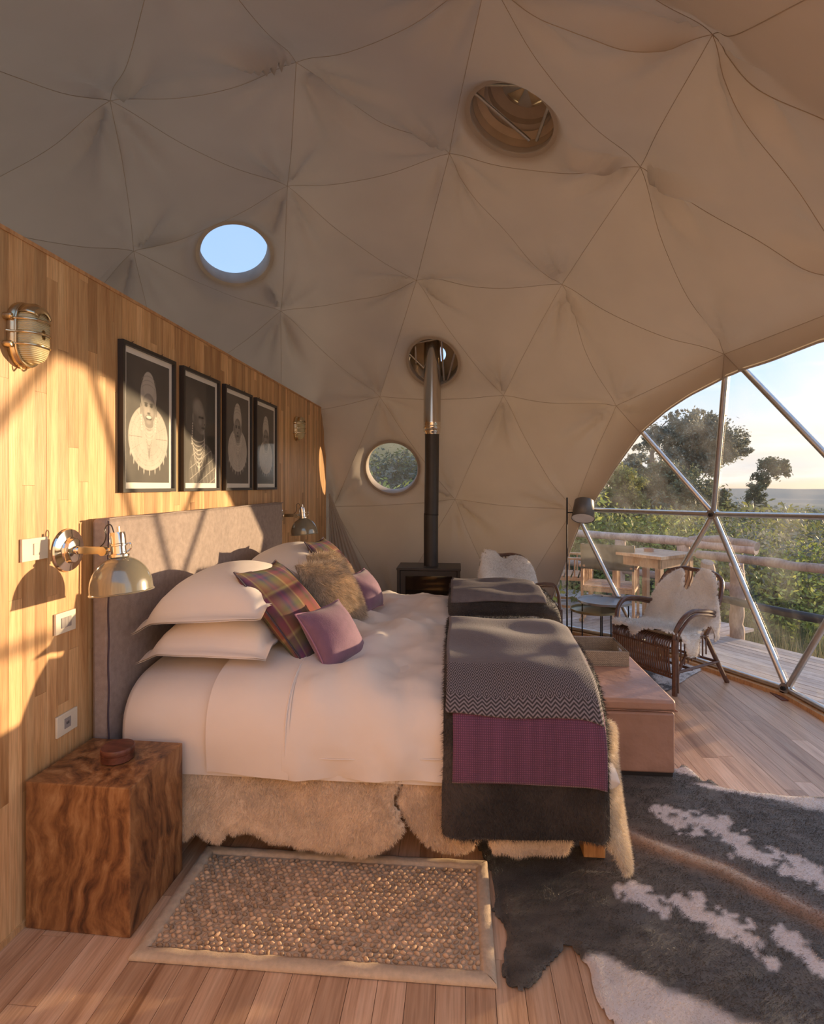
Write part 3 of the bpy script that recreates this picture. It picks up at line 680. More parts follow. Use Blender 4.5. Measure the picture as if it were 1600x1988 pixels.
def bedprof(off=0.):
    P = [(2.095,.36),(2.088,.42),(2.085,.52),(2.105,.61),(2.17,.685),(2.30,.728),(2.60,.752),(2.95,.745),(3.10,.722),(3.25,.745),(3.65,.752),(3.98,.725),(4.11,.67),(4.165,.58),(4.175,.44),(4.17,.36)]
    P = catmull(P, 6); T = np.gradient(P, axis=0); T /= np.linalg.norm(T, axis=1)[:,None]; Nn = np.stack([-T[:,1], T[:,0]], 1)
    return P+Nn*off
def duvet(x0, x1, off, name, mat, parent, puck=.006, trim=0, endround=True, seed=0, nx=110, zlo=None):
    pf, L = curve_at(bedprof(off)); xs = np.linspace(x0, x1, nx); ss = np.linspace(trim, L-trim, 120); G = np.zeros((nx, 120, 3))
    for i, x in enumerate(xs):
        s2 = ss.copy(); q = pf(s2); y, z = q[:,0], q[:,1]
        w = fbm(x*3+seed+ss*.8, ss*3.5-x, seed+1, 5)-.5; pk = np.sin(x*23+2*np.sin(ss*5))*np.sin(ss*11+x*3)
        low = np.clip((.62-z)/.2, 0, 1); mid = 1-low
        d = puck*(2.2*w+.35*pk)+low*.010*np.sin(x*14+seed)*np.sin(x*5.3)+.014*(fbm(x*1.5+9, ss*1.2, 8, 2)-.5)
        a = (x1-x)/.10
        drop = 0 if a > 1 or not endround else (1-math.sqrt(max(0, 1-(1-a)**2)))*.10
        sgn = np.where(y < 3.1, -1, 1)
        G[i,:,0] = x+.004*np.sin(ss*9); G[i,:,1] = y+sgn*low*d*1.0; G[i,:,2] = z+mid*d-drop*mid+low*(.012*math.sin(x*3.1+.8)-.014*(fbm(x*2.2, 0*ss, 4, 2)-.5))*np.clip((.5-z)/.1,0,1)
    if endround:
        e = []
        for k in range(1, 8):
            f = k/7; row = G[-1].copy(); row[:,0] += .05*math.sin(f*PI/2); row[:,2] = row[:,2]-(row[:,2]-.40)*(f*.95); row[:,1] = row[:,1]+(3.12-row[:,1])*.02*f; e.append(row)
        G = np.concatenate([G, np.array(e)])
    return MB().grid(G).build(name, mat, parent, split=False)
mattress = thing('mattress', 'thick mattress in a fitted white sheet, its head end bare beside the headboard', 'mattress', (0,0,0))
def matt():
    pf, L = curve_at(bedprof(-.012)); ss = np.linspace(0, L, 120); G = []
    for x, k in ((-1.386,1),(-1.385,.35),(-1.378,.12),(-1.36,.03),(-1.33,0),(-1.2,0),(-1.0,0),(-.6,0),(-.2,0),(.2,0),(.50,0)):
        q = pf(ss); y = q[:,0]+(3.12-q[:,0])*k; z = q[:,1]+(.55-q[:,1])*k; G.append(np.stack([np.full(120, x), y+.002*np.sin(x*30+ss*8), z-.012], 1))
    return MB().grid(G)
matt().build('fitted_sheet', M['linen'], mattress, split=False)
dv = duvet(-.68, .54, .006, 'duvet', M['linen'], None, puck=.042, trim=.015, seed=2); tag(dv, 'plump white duvet spread over the whole bed', 'duvet')
fs = duvet(-.99, -.655, .012, 'folded_sheet', M['linen'], None, puck=.010, trim=.02, endround=False, seed=5, nx=34); tag(fs, 'turned-down white top sheet lying between pillows and duvet', 'sheet')
P = bedprof(.018)
hm = [(-.665+.0*i, p[0], p[1]) for i, p in enumerate(P) if p[0] < 2.9 and p[1] > .38]
MB().tube(hm, .0035, 6).build('hem', M['linen'], fs)
hem = [(x, 2.090-.004+.01*math.sin(x*14+2)*math.sin(x*5.3), .455+.012*math.sin(x*3.1+.8)) for x in np.linspace(-.66, -.06, 50)]
MB().tube(hem, .0022, 6).build('hem_seam', M['linen'], dv)

# pillows: four white bed pillows
def bedpillow(y0, z, tilt, label, dx=0, x=-1.02, w=.50, l=.80, th=.20, seed=0):
    n = 40; u = np.linspace(-1, 1, n); U, V = np.meshgrid(u, u, indexing='ij'); su = np.sin(U*PI/2*.985); sv = np.sin(V*PI/2*.985)
    fl = .88  # beyond this the pillow case is a flat flange
    a = np.clip(1-(su/fl)**2, 0, 1)*np.clip(1-(sv/fl)**2, 0, 1); pf = a**.42
    X = w/2*su*(1-.05*(1-sv**2)); Y = l/2*sv*(1-.04*(1-su**2)); wk = .012*(fbm(U*2+seed, V*2, seed, 3)-.5)+.003*np.sin(V*14+U*3)*(1-a)
    Zt = th*.62*pf+wk+.004; Zb = -th*.38*pf+wk-.002
    droop = -.045*np.clip(np.abs(su)-.7, 0, 1)/.3*(su < 0)-.03*np.clip(np.abs(sv)-.75, 0, 1)/.25+.0
    c, s = math.cos(tilt), math.sin(tilt); out = []
    for Z in (Zt, Zb):
        Z = Z+droop; out.append(np.stack([X*c-Z*s, Y, X*s+Z*c], -1))
    m = MB(); m.grid(out[0]); m.grid(out[1][::-1]); o = m.build('pillow', M['linen'], None, split=False); o.location = (x, y0+l/2, z); tag(o, label, 'pillow', 'white bed pillows'); return o
bedpillow(2.20, .815, -.02, 'lower white pillow of the near pair, by the nightstand', x=-1.07, w=.56, l=.78, seed=1)
bedpillow(2.19, .965, .05, 'upper white pillow of the near pair, leaning behind the plaid cushion', x=-1.09, w=.56, l=.84, th=.25, seed=4)
bedpillow(3.20, .815, -.02, 'lower white pillow of the far pair, mostly hidden by cushions', x=-1.08, w=.55, l=.82, seed=6)
bedpillow(3.14, .955, .10, 'upper white pillow of the far pair, rising behind the brown fur cushion', x=-1.10, w=.56, l=.86, th=.26, seed=9)

# plaid material in cushion uv space
def plaid():
    m, nt, N, L, B = new_mat('tartan'); tc = N.new('ShaderNodeTexCoord'); sp = N.new('ShaderNodeSeparateXYZ'); L.new(tc.outputs['UV'], sp.inputs[0])
    def band(src):
        mm = N.new('ShaderNodeMath'); mm.operation = 'MULTIPLY'; mm.inputs[1].default_value = 1.9; L.new(src, mm.inputs[0]); fr = N.new('ShaderNodeMath'); fr.operation = 'FRACT'; L.new(mm.outputs[0], fr.inputs[0])
        r = ramp(N, [(0,(.12,.13,.07)), (.10,(.25,.095,.135)), (.20,(.27,.10,.13)), (.23,(.60,.52,.18)), (.26,(.34,.17,.10)), (.40,(.19,.20,.10)), (.47,(.10,.11,.18)), (.52,(.26,.10,.17)), (.58,(.10,.11,.18)), (.66,(.22,.26,.11)), (.74,(.20,.22,.10)), (.77,(.62,.52,.2)), (.80,(.40,.17,.09)), (.92,(.34,.12,.10)), (1,(.12,.13,.07))]); L.new(fr.outputs[0], r.inputs[0]); return r.outputs[0]
    a, b = band(sp.outputs[0]), band(sp.outputs[1]); wv = N.new('ShaderNodeTexChecker'); wv.inputs['Scale'].default_value = 260; L.new(tc.outputs['UV'], wv.inputs[0])
    f = N.new('ShaderNodeMath'); f.operation = 'MULTIPLY_ADD'; f.inputs[1].default_value = .5; f.inputs[2].default_value = .25; L.new(wv.outputs['Fac'], f.inputs[0])
    mi = N.new('ShaderNodeMixRGB'); L.new(f.outputs[0], mi.inputs[0]); L.new(a, mi.inputs[1]); L.new(b, mi.inputs[2]); dk = N.new('ShaderNodeMixRGB'); dk.blend_type = 'MULTIPLY'; dk.inputs[0].default_value = 1; dk.inputs[2].default_value = (.62,.55,.66,1); L.new(mi.outputs[0], dk.inputs[1]); L.new(dk.outputs[0], B.inputs['Base Color']); B.inputs['Roughness'].default_value = .95; B.inputs['Specular IOR Level'].default_value = .15
    return m
M['plaid'] = plaid()
# in-plane axes are given as world vectors; faces look toward the foot of the bed and up
cushion('plaid_cushion', 'large tartan cushion with purple and green checks leaning on the near pillows', 'cushion', M['plaid'], .56, .57, .20, (-.80,2.60,.885), (0,1,-.03), (-.62,0,.78), (M['darkpipe'], .004), 'tartan cushions', wr=.006)
cushion('plaid_cushion', 'tartan cushion standing at the far side behind the fur cushion', 'cushion', M['plaid'], .46, .46, .18, (-.82,3.60,.955), (0,1,-.03), (-.60,0,.8), (M['darkpipe'], .004), 'tartan cushions', seed=3)
cushion('purple_cushion', 'small purple cushion with pale piping in front of the large tartan cushion', 'cushion', M['purple'], .31, .29, .17, (-.565,2.45,.825), (.40,.90,.03), (-.60,.05,.80), (M['piping'], .0035), 'small purple cushions', seed=2, wr=.004)
cushion('purple_cushion', 'small purple cushion resting beside the brown fur cushion at the far side', 'cushion', M['purple'], .30, .26, .16, (-.57,3.34,.855), (.2,.98,0), (-.5,0,.86), (M['piping'], .0035), 'small purple cushions', seed=5, wr=.004)
HB = (.40,.29,.19)
cushion('fur_cushion', 'shaggy golden brown fur cushion between the two tartan cushions', 'cushion', M['fur'], .40, .36, .20, (-.70,2.98,.92), (.35,.90,-.05), (-.5,.25,.83), None, None, col=(.40,.28,.17), hairs=(26000, .034, (.88,.70,.50), (.12,.10,.08), (.3,-.25,-1.0)), seed=7)
cushion('fur_cushion', 'golden brown fur cushion pushed against the far tartan cushion', 'cushion', M['fur'], .36, .36, .20, (-.76,3.30,.93), (.2,.95,-.05), (-.5,.2,.83), None, None, col=(.40,.28,.17), hairs=(20000, .034, (.88,.70,.50), (.12,.10,.08), (.3,-.25,-1.0)), seed=8)

# ---- throws across the foot of the bed -------------------------------
def drape(P, off):
    P = catmull(P, 8); T = np.gradient(P, axis=0); T /= np.linalg.norm(T, axis=1)[:,None]; return P+np.stack([-T[:,1], T[:,0]], 1)*off
def dmap(P, x0, lean=0, amp=.003, sd=0):
    f, L = curve_at(P)
    def g(s, t):
        q = f(L-t); w = amp*(np.sin(s*17+t*6+sd)+np.sin(t*23+s*5)); hang = np.clip((.55-q[:,1])/.3, 0, 1)
        z = q[:,1]+w*(1-hang)-.05*np.clip((s+x0-.44)/.14, 0, 1)**2*(1-hang); y = q[:,0]-w*hang-.012*hang*np.sin(s*9+1)
        return np.stack([x0+s+lean*t, y, z], -1)
    return g, L
DP = [(2.062,.205),(2.060,.32),(2.056,.45),(2.066,.56),(2.10,.645),(2.17,.70),(2.30,.745),(2.6,.768),(2.95,.762),(3.00,.75)]
furP = drape(DP, .006); g, L = dmap(furP, -.055, sd=1)
w = .60; poly = edgepoly([(0,.0),(.2,-.008),(w-.1,-.004),(w,.01),(w,.3),(w+.01,.8),(w,L-.25),(w-.005,L-.02),(w-.04,L),(.3,L+.005),(.04,L),(0,L-.03),(-.004,.9),(0,.3)], 5)
def darkfur(s, t):
    n = fbm(s*5, t*5, 71, 3); n2 = fbm(s*26, t*14, 72, 3); b = .5+1.1*np.clip(n-.38, 0, 1)*2; c = np.stack([.068*b, .053*b, .044*b], 1)
    return c*(1+.5*np.clip(n2-.5, -1, 1))[:, None]
mb = MB(); pelt(mb, poly, .016, lambda s, t: g(s, L-t), darkfur, .026, 60000, .017, .0016, (0,-.3,-.9), .7, .45, .35, 5)
o = mb.build('fur_throw', M['fur'], None, split=False); tag(o, 'long dark brown fur throw hanging over the near side of the bed', 'throw', 'dark fur throws')
def lift(P, off): return drape(P, off)
def diamonds():
    m, nt, N, L_, B = new_mat('diamond_weave'); tc = N.new('ShaderNodeTexCoord'); sp = N.new('ShaderNodeSeparateXYZ'); L_.new(tc.outputs['UV'], sp.inputs[0])
    def ma(op, a, b=None, c=None):
        n = N.new('ShaderNodeMath'); n.operation = op
        for i, q in enumerate((a, b, c)):
            if q is None: continue
            if isinstance(q, (int, float)): n.inputs[i].default_value = q
            else: L_.new(q, n.inputs[i])
        return n.outputs[0]
    u, v = sp.outputs[0], sp.outputs[1]
    pp = ma('PINGPONG', ma('MULTIPLY', u, 17), .5); pv = ma('MULTIPLY', v, 52); dia = ma('PINGPONG', ma('MULTIPLY', v, 15), .5)
    # zigzags near the hem, lozenges above
    zz = ma('FRACT', ma('ADD', pv, ma('MULTIPLY', pp, 2.2))); lz = ma('FRACT', ma('MULTIPLY', ma('ADD', pp, ma('MULTIPLY', dia, 1.0)), 4.0))
    sel = ma('GREATER_THAN', v, .085); pat = ma('ADD', ma('MULTIPLY', lz, sel), ma('MULTIPLY', zz, ma('SUBTRACT', 1, sel)))
    line = ma('GREATER_THAN', pat, .52); fade = ma('LESS_THAN', v, .27); fine = ma('GREATER_THAN', ma('FRACT', ma('MULTIPLY', v, 150)), .5)
    k = ma('ADD', ma('MULTIPLY', line, fade), ma('MULTIPLY', ma('ADD', ma('MULTIPLY', fine, .25), .42), ma('SUBTRACT', 1, fade)))
    r = ramp(N, [(0, (.042,.034,.036)), (1, (.235,.200,.212))]); L_.new(k, r.inputs[0]); L_.new(r.outputs[0], B.inputs['Base Color']); B.inputs['Roughness'].default_value = .9; B.inputs['Sheen Weight'].default_value = .2
    no = N.new('ShaderNodeTexNoise'); no.inputs['Scale'].default_value = 220; L_.new(tc.outputs['Object'], no.inputs[0]); b = N.new('ShaderNodeBump'); b.inputs['Strength'].default_value = .4; b.inputs['Distance'].default_value = .004; L_.new(no.outputs[0], b.inputs['Height']); L_.new(b.outputs[0], B.inputs['Normal'])
    return m
def waffle():
    m, nt, N, L_, B = new_mat('purple_weave'); tc = N.new('ShaderNodeTexCoord'); mp = N.new('ShaderNodeMapping'); mp.inputs['Scale'].default_value = (1,1,1); L_.new(tc.outputs['Object'], mp.inputs[0])
    w1 = N.new('ShaderNodeTexWave'); w1.bands_direction = 'X'; w1.inputs['Scale'].default_value = 40; w2 = N.new('ShaderNodeTexWave'); w2.bands_direction = 'Z'; w2.inputs['Scale'].default_value = 40
    for w_ in (w1, w2): L_.new(mp.outputs[0], w_.inputs[0])
    mu = N.new('ShaderNodeMath'); mu.operation = 'MULTIPLY'; L_.new(w1.outputs['Fac'], mu.inputs[0]); L_.new(w2.outputs['Fac'], mu.inputs[1])
    st = N.new('ShaderNodeTexNoise'); st.inputs['Scale'].default_value = 1; m3 = N.new('ShaderNodeMapping'); m3.inputs['Scale'].default_value = (22, .5, .5); L_.new(tc.outputs['Object'], m3.inputs[0]); L_.new(m3.outputs[0], st.inputs[0])
    r = ramp(N, [(0, (.105,.036,.070)), (1, (.25,.088,.165))]); L_.new(mu.outputs[0], r.inputs[0]); r2 = ramp(N, [(.35, (.85,.8,.85)), (.65, (1.1,1.05,1.1))]); L_.new(st.outputs[0], r2.inputs[0])
    mi = N.new('ShaderNodeMixRGB'); mi.blend_type = 'MULTIPLY'; mi.inputs[0].default_value = 1; L_.new(r.outputs[0], mi.inputs[1]); L_.new(r2.outputs[0], mi.inputs[2]); L_.new(mi.outputs[0], B.inputs['Base Color']); B.inputs['Roughness'].default_value = .85; B.inputs['Sheen Weight'].default_value = .3
    b = N.new('ShaderNodeBump'); b.inputs['Strength'].default_value = .5; b.inputs['Distance'].default_value = .004; L_.new(mu.outputs[0], b.inputs['Height']); L_.new(b.outputs[0], B.inputs['Normal']); return m
def sheet(P, x0, x1, name, mat, label, cat, nx=40, nt=90, thick=.006, group=None, wav=.003, flare=0, sd=0):
    f, Ls = curve_at(P); ss = np.linspace(0, Ls, nt); G = np.zeros((nt, nx, 3)); U = np.linspace(0, 1, nx)
    for i, s in enumerate(ss):
        q = f(s); hang = min(max((.55-q[1])/.3, 0), 1); x = x0+(x1-x0)*U+flare*(U-.5)*hang; wv = wav*(np.sin(x*15+s*7+sd)+.8*np.sin(s*21+x*6+sd))
        edge = .050*np.clip((x-.44)/.14, 0, 1)**2
        G[i,:,0] = x+.003*np.sin(s*11); G[i,:,1] = q[0]-wv*hang-.012*hang*np.sin((x+.055)*9+1); G[i,:,2] = q[1]+(wv-edge)*(1-hang)+.004*hang*np.sin(x*11+sd)
    m = MB(); m.grid(G); u, v = np.meshgrid(np.linspace(0, Ls/1.0, nt), U, indexing='ij'); m.uv[-1] = np.stack([v.ravel(), (u/Ls).ravel()], 1)
    o = m.build(name, mat, None, solid=thick, split=False); tag(o, label, cat, group); return o
P = lift(DP, .040); Pz = P[P[:,1] > .405]; Pz = Pz[Pz[:,0] < 2.75]
sheet(Pz, -.022, .530, 'purple_blanket', waffle(), 'purple waffle blanket hanging between grey throw and dark fur', 'blanket', thick=.008)
P = lift(DP, .052); P = np.concatenate([P[(P[:,1] > .650) & (P[:,0] < 2.84)], [[2.85,.80]]]); 
sheet(P, -.048, .525, 'woven_throw', diamonds(), 'grey woven throw with diamond border lying on the near fur throw', 'throw', thick=.007, sd=2, wav=.005, group='grey woven throws')
# folded pair at the far side
DP2 = [(3.185,.752),(3.19,.785),(3.22,.80),(3.4,.808),(3.75,.80),(4.0,.775),(4.12,.71),(4.19,.6),(4.21,.42),(4.21,.30)]
furP2 = drape(DP2, .004); f2, L2 = curve_at(furP2)
def g2(s, t):
    q = f2(t); w_ = .004*(np.sin(s*17+t*6)+np.sin(t*19+s*7)); return np.stack([-.055+s, q[:,0], q[:,1]+w_-.05*np.clip((s-.495)/.14, 0, 1)**2], -1)
mb = MB(); w = .64; poly = edgepoly([(0,0),(.2,-.004),(w-.05,0),(w,.03),(w,.5),(w,L2-.1),(w-.05,L2),(.05,L2),(0,L2-.1),(0,.4)], 5)
pelt(mb, poly, .02, g2, darkfur, .028, 26000, .016, .0018, (0,-.6,-.3), .7, .45, .35, 6)
# lower fold
Pf = drape([(3.60,.770),(3.3,.775),(3.20,.775),(3.165,.765),(3.160,.745)], .0)
o = mb.build('fur_throw', M['fur'], None, split=False); tag(o, 'dark fur throw folded over the far side of the bed', 'throw', 'dark fur throws')
P = drape([(3.20,.822),(3.225,.842),(3.3,.848),(3.5,.852),(3.75,.842),(3.92,.82),(3.98,.80)], .012)
gt = sheet(P, -.045, .50, 'woven_throw', plain('grey_weave', (.17,.15,.155), .9, var=.15, scale=25, bump=.4, bscale=250), 'plain grey woven throw folded on the far dark fur throw', 'throw', thick=.02, group='grey woven throws', wav=.006, sd=5)

# ---- sheepskins hung round the bed -----------------------------------
def woolcol(base, lo=.75, sd=0):
    def f(s, t):
        n = fbm(s*6+sd, t*6, 20+sd, 4); n2 = fbm(s*2+sd, t*2.5+3, 33+sd, 2); k = lo+(1-lo)*1.6*n; c = np.array(base)*k[:, None]; gr = np.clip((n2-.52)*2.6, 0, 1)[:, None]
        return np.clip(c*(1-gr*.3)*np.array([1, 1-.0, 1])+gr*np.array([.0, .0, .012]), 0, 1)
    return f
def valance(pix, yy, label, base, seed, hairs, bulge=.02):
    pts = np.array([at(u, v, y=yy)[[0, 2]] for u, v in pix]); poly = edgepoly(pts, 5)
    ztop = pts[:,1].max()
    def fm(s, t):
        y = yy-.010-bulge*np.sin(s*7+seed)*np.clip((ztop-t)*4, 0, 1)-.03*np.clip((ztop-t)*3, 0, 1)+.028*(fbm(s*5+seed, t*5, seed, 3)-.5)
        return np.stack([s, y, t], -1)
    mb = MB(); pelt(mb, poly[::1], .014, fm, woolcol(base, .72, seed), .018, hairs, .014, .0016, (0,0,-1), .7, .45, .16, seed)
    o = mb.build('sheepskin', M['fur'], None, split=False); tag(o, label, 'sheepskin', 'sheepskins hung round the bed base'); return o
valance([(340,1460),(560,1462),(775,1478),(786,1500),(772,1530),(768,1550),(780,1562),(779,1578),(788,1585),(782,1604),(765,1620),(742,1634),(715,1644),(690,1647),(665,1640),(640,1644),(600,1637),(590,1640),(560,1630),(530,1626),(512,1616),(490,1606),(475,1604),(462,1608),(450,1600),(443,1618),(432,1622),(412,1612),(395,1600),(375,1612),(350,1616),(335,1560)], 2.155, 'long tan sheepskin hanging from the bed beside the wooden block nightstand', (.84,.64,.44), 3, 52000)
valance([(770,1476),(870,1480),(1000,1480),(1000,1560),(985,1600),(945,1608),(930,1622),(915,1638),(885,1646),(850,1642),(825,1630),(808,1612),(792,1592),(784,1575),(772,1555),(776,1530),(784,1500)], 2.150, 'tan sheepskin at the middle of the bed side, left of the fur throw', (.86,.64,.43), 5, 26000)
valance([(935,1480),(1150,1480),(1160,1560),(1140,1600),(1112,1618),(1106,1640),(1092,1652),(1060,1652),(1030,1647),(1000,1648),(975,1640),(955,1640),(948,1622),(940,1600)], 2.152, 'cream sheepskin showing below the hem of the long dark fur throw', (.88,.70,.52), 8, 20000)
# the pelt at the foot corner, wrapping round
cp = edgepoly([(0,0),(.05,-.07),(.095,-.12),(.15,-.145),(.20,-.13),(.235,-.08),(.25,0),(.25,.14),(.235,.30),(.18,.40),(.06,.44),(-.02,.40),(-.04,.2),(-.03,.05)], 5)
def cornermap(s, t):
    a = np.clip((s-.04)/.16, 0, 1.6); x = .535+.045*np.sin(a*1.45)+np.where(s < .04, s-.04, 0)*1.0; y = 2.11+.09*(1-np.cos(a*1.45))+np.clip(s-.2,0,1)*.7
    k = np.clip((.25-t)/.4, 0, 1); x = x+.055*k; return np.stack([x, y-.02*k+.006*np.sin(t*20), t+.185], -1)
mb = MB(); pelt(mb, cp, .012, cornermap, woolcol((.80,.68,.52), .8, 2), .022, 22000, .017, .0018, (0,0,-1), .7, .5, .14, 9)
o = mb.build('sheepskin', M['fur'], None, split=False); tag(o, 'white sheepskin tail hanging from the foot corner of the bed', 'sheepskin', 'sheepskins hung round the bed base')

# ---- nightstand and little box ---------------------------------------
ns = MB().box((-.19,-.165,0),(.19,.165,.496)).build('nightstand', M['stand'], None, bevel=.004, smooth=False); ns.location = (-1.268, 1.905, .0006); ns.rotation_euler = (0,0,-.03)
tag(ns, 'solid reddish wooden block nightstand beside the bed', 'nightstand')
wb = thing('trinket_box', 'small round turned wooden box with lid on the nightstand', 'box', tuple(at(212,1486,z=.498)+np.array([0,.05,0])))
dkw = wood('dark_wood_box', (.06,.02,.012), (.15,.05,.03), (.24,.09,.055), 0, 18, .3, .4, 0)
MB().lathe([(.0001,0),(.053,0),(.056,.003),(.056,.026),(.0001,.026)], n=40).build('box_body', dkw, wb)
MB().lathe([(.0001,.0265),(.056,.0265),(.0575,.030),(.0575,.044),(.055,.048),(.03,.049),(.0001,.049)], n=40).build('lid', dkw, wb)

# ---- woven mat -------------------------------------------------------
rug = thing('sisal_mat', 'rectangular woven sisal mat with cloth border beside the bed', 'rug', (-1.037,1.652,.001)); RW, RL = 1.152, .545
MB().box((.02,.02,0),(RW-.02,RL-.02,.008)).build('backing', M['jute'], rug, smooth=False)
def bump_weave():
    # one knot per cell of a basket weave, in staggered rows
    mb = MB(); cx, cy = .0225, .0185; nx = int((RW-.09)/cx); ny = int((RL-.09)/cy); base = []
    for i in range(3):
        for k in range(7): a = 2*PI*k/7; r = [1, .78, .34][i]; base.append((r*math.cos(a), r*math.sin(a), [0, .55, .95][i]))
    base = np.array(base); F = np.array([(i*7+k, i*7+(k+1) % 7, (i+1)*7+(k+1) % 7, (i+1)*7+k) for i in range(2) for k in range(7)]); cap = tuple(14+k for k in range(7))
    V = []; FF = []; C = []; n = 0
    for j in range(ny):
        for i in range(nx):
            x = .046+cx*(i+.5+.5*(j % 2)-.25)+RNG.normal()*.0012; y = .046+cy*(j+.5)+RNG.normal()*.001; tall = .011 if (i+j) % 3 else .007; a = RNG.normal()*.25+(.5 if j % 2 else -.4)
            c, s = math.cos(a), math.sin(a); b = base*np.array([cx*.60*(.8+.3*RNG.random()), cy*.44, tall*(.8+.4*RNG.random())]); b = np.stack([b[:,0]*c-b[:,1]*s, b[:,0]*s+b[:,1]*c, b[:,2]], 1)
            V.append(b+np.array([x, y, .006])); C.append((np.array([.74,.49,.30])*(.6+.65*RNG.random())*(.85+.3*fbm(x*6, y*6, 3)))*np.repeat([.30,.95,1.1], 7)[:, None]); FF.append(F+n); n += 21  # knot feet darkened, crowns lightened: shade of the gaps put into the colour
    mb.add(np.concatenate(V), np.concatenate(FF), np.concatenate(C)); mb.f += [tuple(14+k+21*q for k in range(7)) for q in range(nx*ny)]; return mb
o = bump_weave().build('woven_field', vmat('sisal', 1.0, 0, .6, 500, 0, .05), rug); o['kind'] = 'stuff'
def bord(a, b, c, d):
    a, b, c, d = map(np.array, (a, b, c, d)); G = []
    for t in np.linspace(0, 1, 60):
        o_ = a+(b-a)*t; i_ = d+(c-d)*t; row = []
        for s, z in ((0,.001),(-.015,.006),(.06,.013),(.35,.0175),(.75,.0175),(1,.011),(1,.004)):
            p = o_+(i_-o_)*s; row.append((p[0], p[1], z+.0012*math.sin(t*60+s*4)*(z > .01)))
        G.append(row)
    return MB().grid(G)
O4 = [(0,0),(RW,0),(RW,RL),(0,RL)]; I4 = [(.047,.047),(RW-.047,.047),(RW-.047,RL-.047),(.047,RL-.047)]
for k in range(4): bord(O4[k], O4[(k+1) % 4], I4[(k+1) % 4], I4[k]).build('border', M['jute'], rug, split=False)

# ---- cowhides --------------------------------------------------------
hp = [(905,1600),(925,1640),(943,1672),(955,1700),(962,1745),(955,1765),(975,1790),(985,1815),(978,1850),(974,1885),(985,1910),(1012,1922),(1040,1908),(1060,1880),(1085,1855),(1100,1838),(1112,1842),(1128,1862),(1146,1882),(1150,1915),(1165,1950),(1190,1985),(1240,2030),(1330,2090),(1480,2150),(1700,2160),(1900,2050),(2000,1850),(1950,1660),(1780,1570),(1660,1558),(1600,1549),(1540,1546),(1490,1540),(1440,1534),(1400,1526),(1378,1512),(1366,1516),(1350,1500),(1325,1484),(1312,1492),(1270,1470),(1150,1480),(1000,1530)]
poly = edgepoly(np.array([at(u, v, z=.008)[:2] for u, v in hp]), 5)
HP = np.array([at(u, v, z=.008)[:2] for u, v in ((1215,1622),(1290,1650),(1400,1690),(1520,1750),(1640,1810))])
def blob(x, y, u, v, rx, ry, ang=0, sh=.0):
    c = at(u, v, z=.008)[:2]; dx, dy = x-c[0], y-c[1]; ca, sa = math.cos(ang), math.sin(ang); return 1-np.hypot((dx*ca+dy*sa)/rx, (-dx*sa+dy*ca)/ry)
def hidecol(x, y):
    n = fbm(x*7, y*7, 91, 4)-.5; n2 = fbm(x*34, y*34, 92, 3)-.5; e = edge_dist(x, y, poly)
    w = np.full(x.shape, -9.)
    for args in ((1290,1578,.055,.040,-.3),(1325,1590,.085,.052,-.4),(1380,1602,.075,.055,-.5),(1412,1625,.05,.035,-.9),(1450,1655,.05,.028,-.6),(1490,1668,.04,.02,0),(1232,1738,.05,.028,-.4),(1262,1755,.055,.034,-.5),(1290,1772,.03,.02,0),(1345,1758,.05,.035,-.6),(1378,1782,.05,.03,-.5),(1420,1800,.06,.042,-.7),(1445,1822,.035,.022,-.6),(1560,1690,.09,.045,-.7),(1595,1712,.06,.04,0),(1540,1832,.05,.028,-1),(1590,1880,.07,.032,-1),(1495,1868,.035,.02,0),(1200,1732,.02,.014,0),(1660,1730,.12,.05,-.6)):
        w = np.maximum(w, blob(x, y, args[0], args[1], args[2]*1.1, args[3]*1.55, args[4]))
    w = w+n*1.5+n2*2.6
    # the pale flank along the window side and the pale leg at the front
    pale = np.maximum(np.maximum(blob(x, y, 1345,1500,.13,.05,-.2)*1.0, blob(x, y, 1450,1540,.30,.035,-.30)), np.maximum(blob(x, y, 1600,1565,.30,.05,-.35), blob(x, y, 1760,1600,.45,.09,-.3)))
    leg = np.maximum(np.maximum(blob(x, y, 1175,1905,.085,.085,0), blob(x, y, 1225,1945,.12,.10,0)), np.maximum(blob(x, y, 1330,2000,.22,.12,-.3), blob(x, y, 1500,2080,.4,.13,-.2)))
    pale = np.maximum(pale, leg)+n*.5
    sp = fbm(x*16, y*60, 95, 3); blk = np.array([.088,.074,.057]); c = blk*(.35+1.4*sp)[:, None]
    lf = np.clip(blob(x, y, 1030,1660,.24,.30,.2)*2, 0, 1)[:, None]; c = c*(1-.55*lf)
    W = np.clip(w*9, 0, 1)[:, None]; c = c*(1-W)+np.array([.74,.66,.62])*W
    Pm = np.clip(pale*5, 0, 1)[:, None]; c = c*(1-Pm)+np.array([.74,.66,.60])*(.82+.35*fbm(x*12, y*12, 99, 3))[:, None]*Pm
    sd_ = np.full(x.shape, 9.)
    for a, b in zip(HP[:-1], HP[1:]):
        ab = b-a; t = np.clip(((x-a[0])*ab[0]+(y-a[1])*ab[1])/(ab@ab), 0, 1); sd_ = np.minimum(sd_, np.hypot(x-a[0]-t*ab[0], y-a[1]-t*ab[1]))
    br = np.exp(-(sd_/.055)**2)*(.5+fbm(x*20, y*20, 98, 2)); br = np.clip(br, 0, 1)[:, None]; c = c*(1-br)+np.array([.36,.22,.14])*br
    cr_ = np.exp(-(sd_/.014)**2)[:, None]*np.clip(blob(x, y, 1350,1672,.22,.12,-.4)*2+.35, 0, 1)[:, None]; c = c*(1-cr_)+np.array([.62,.50,.38])*cr_
    return c
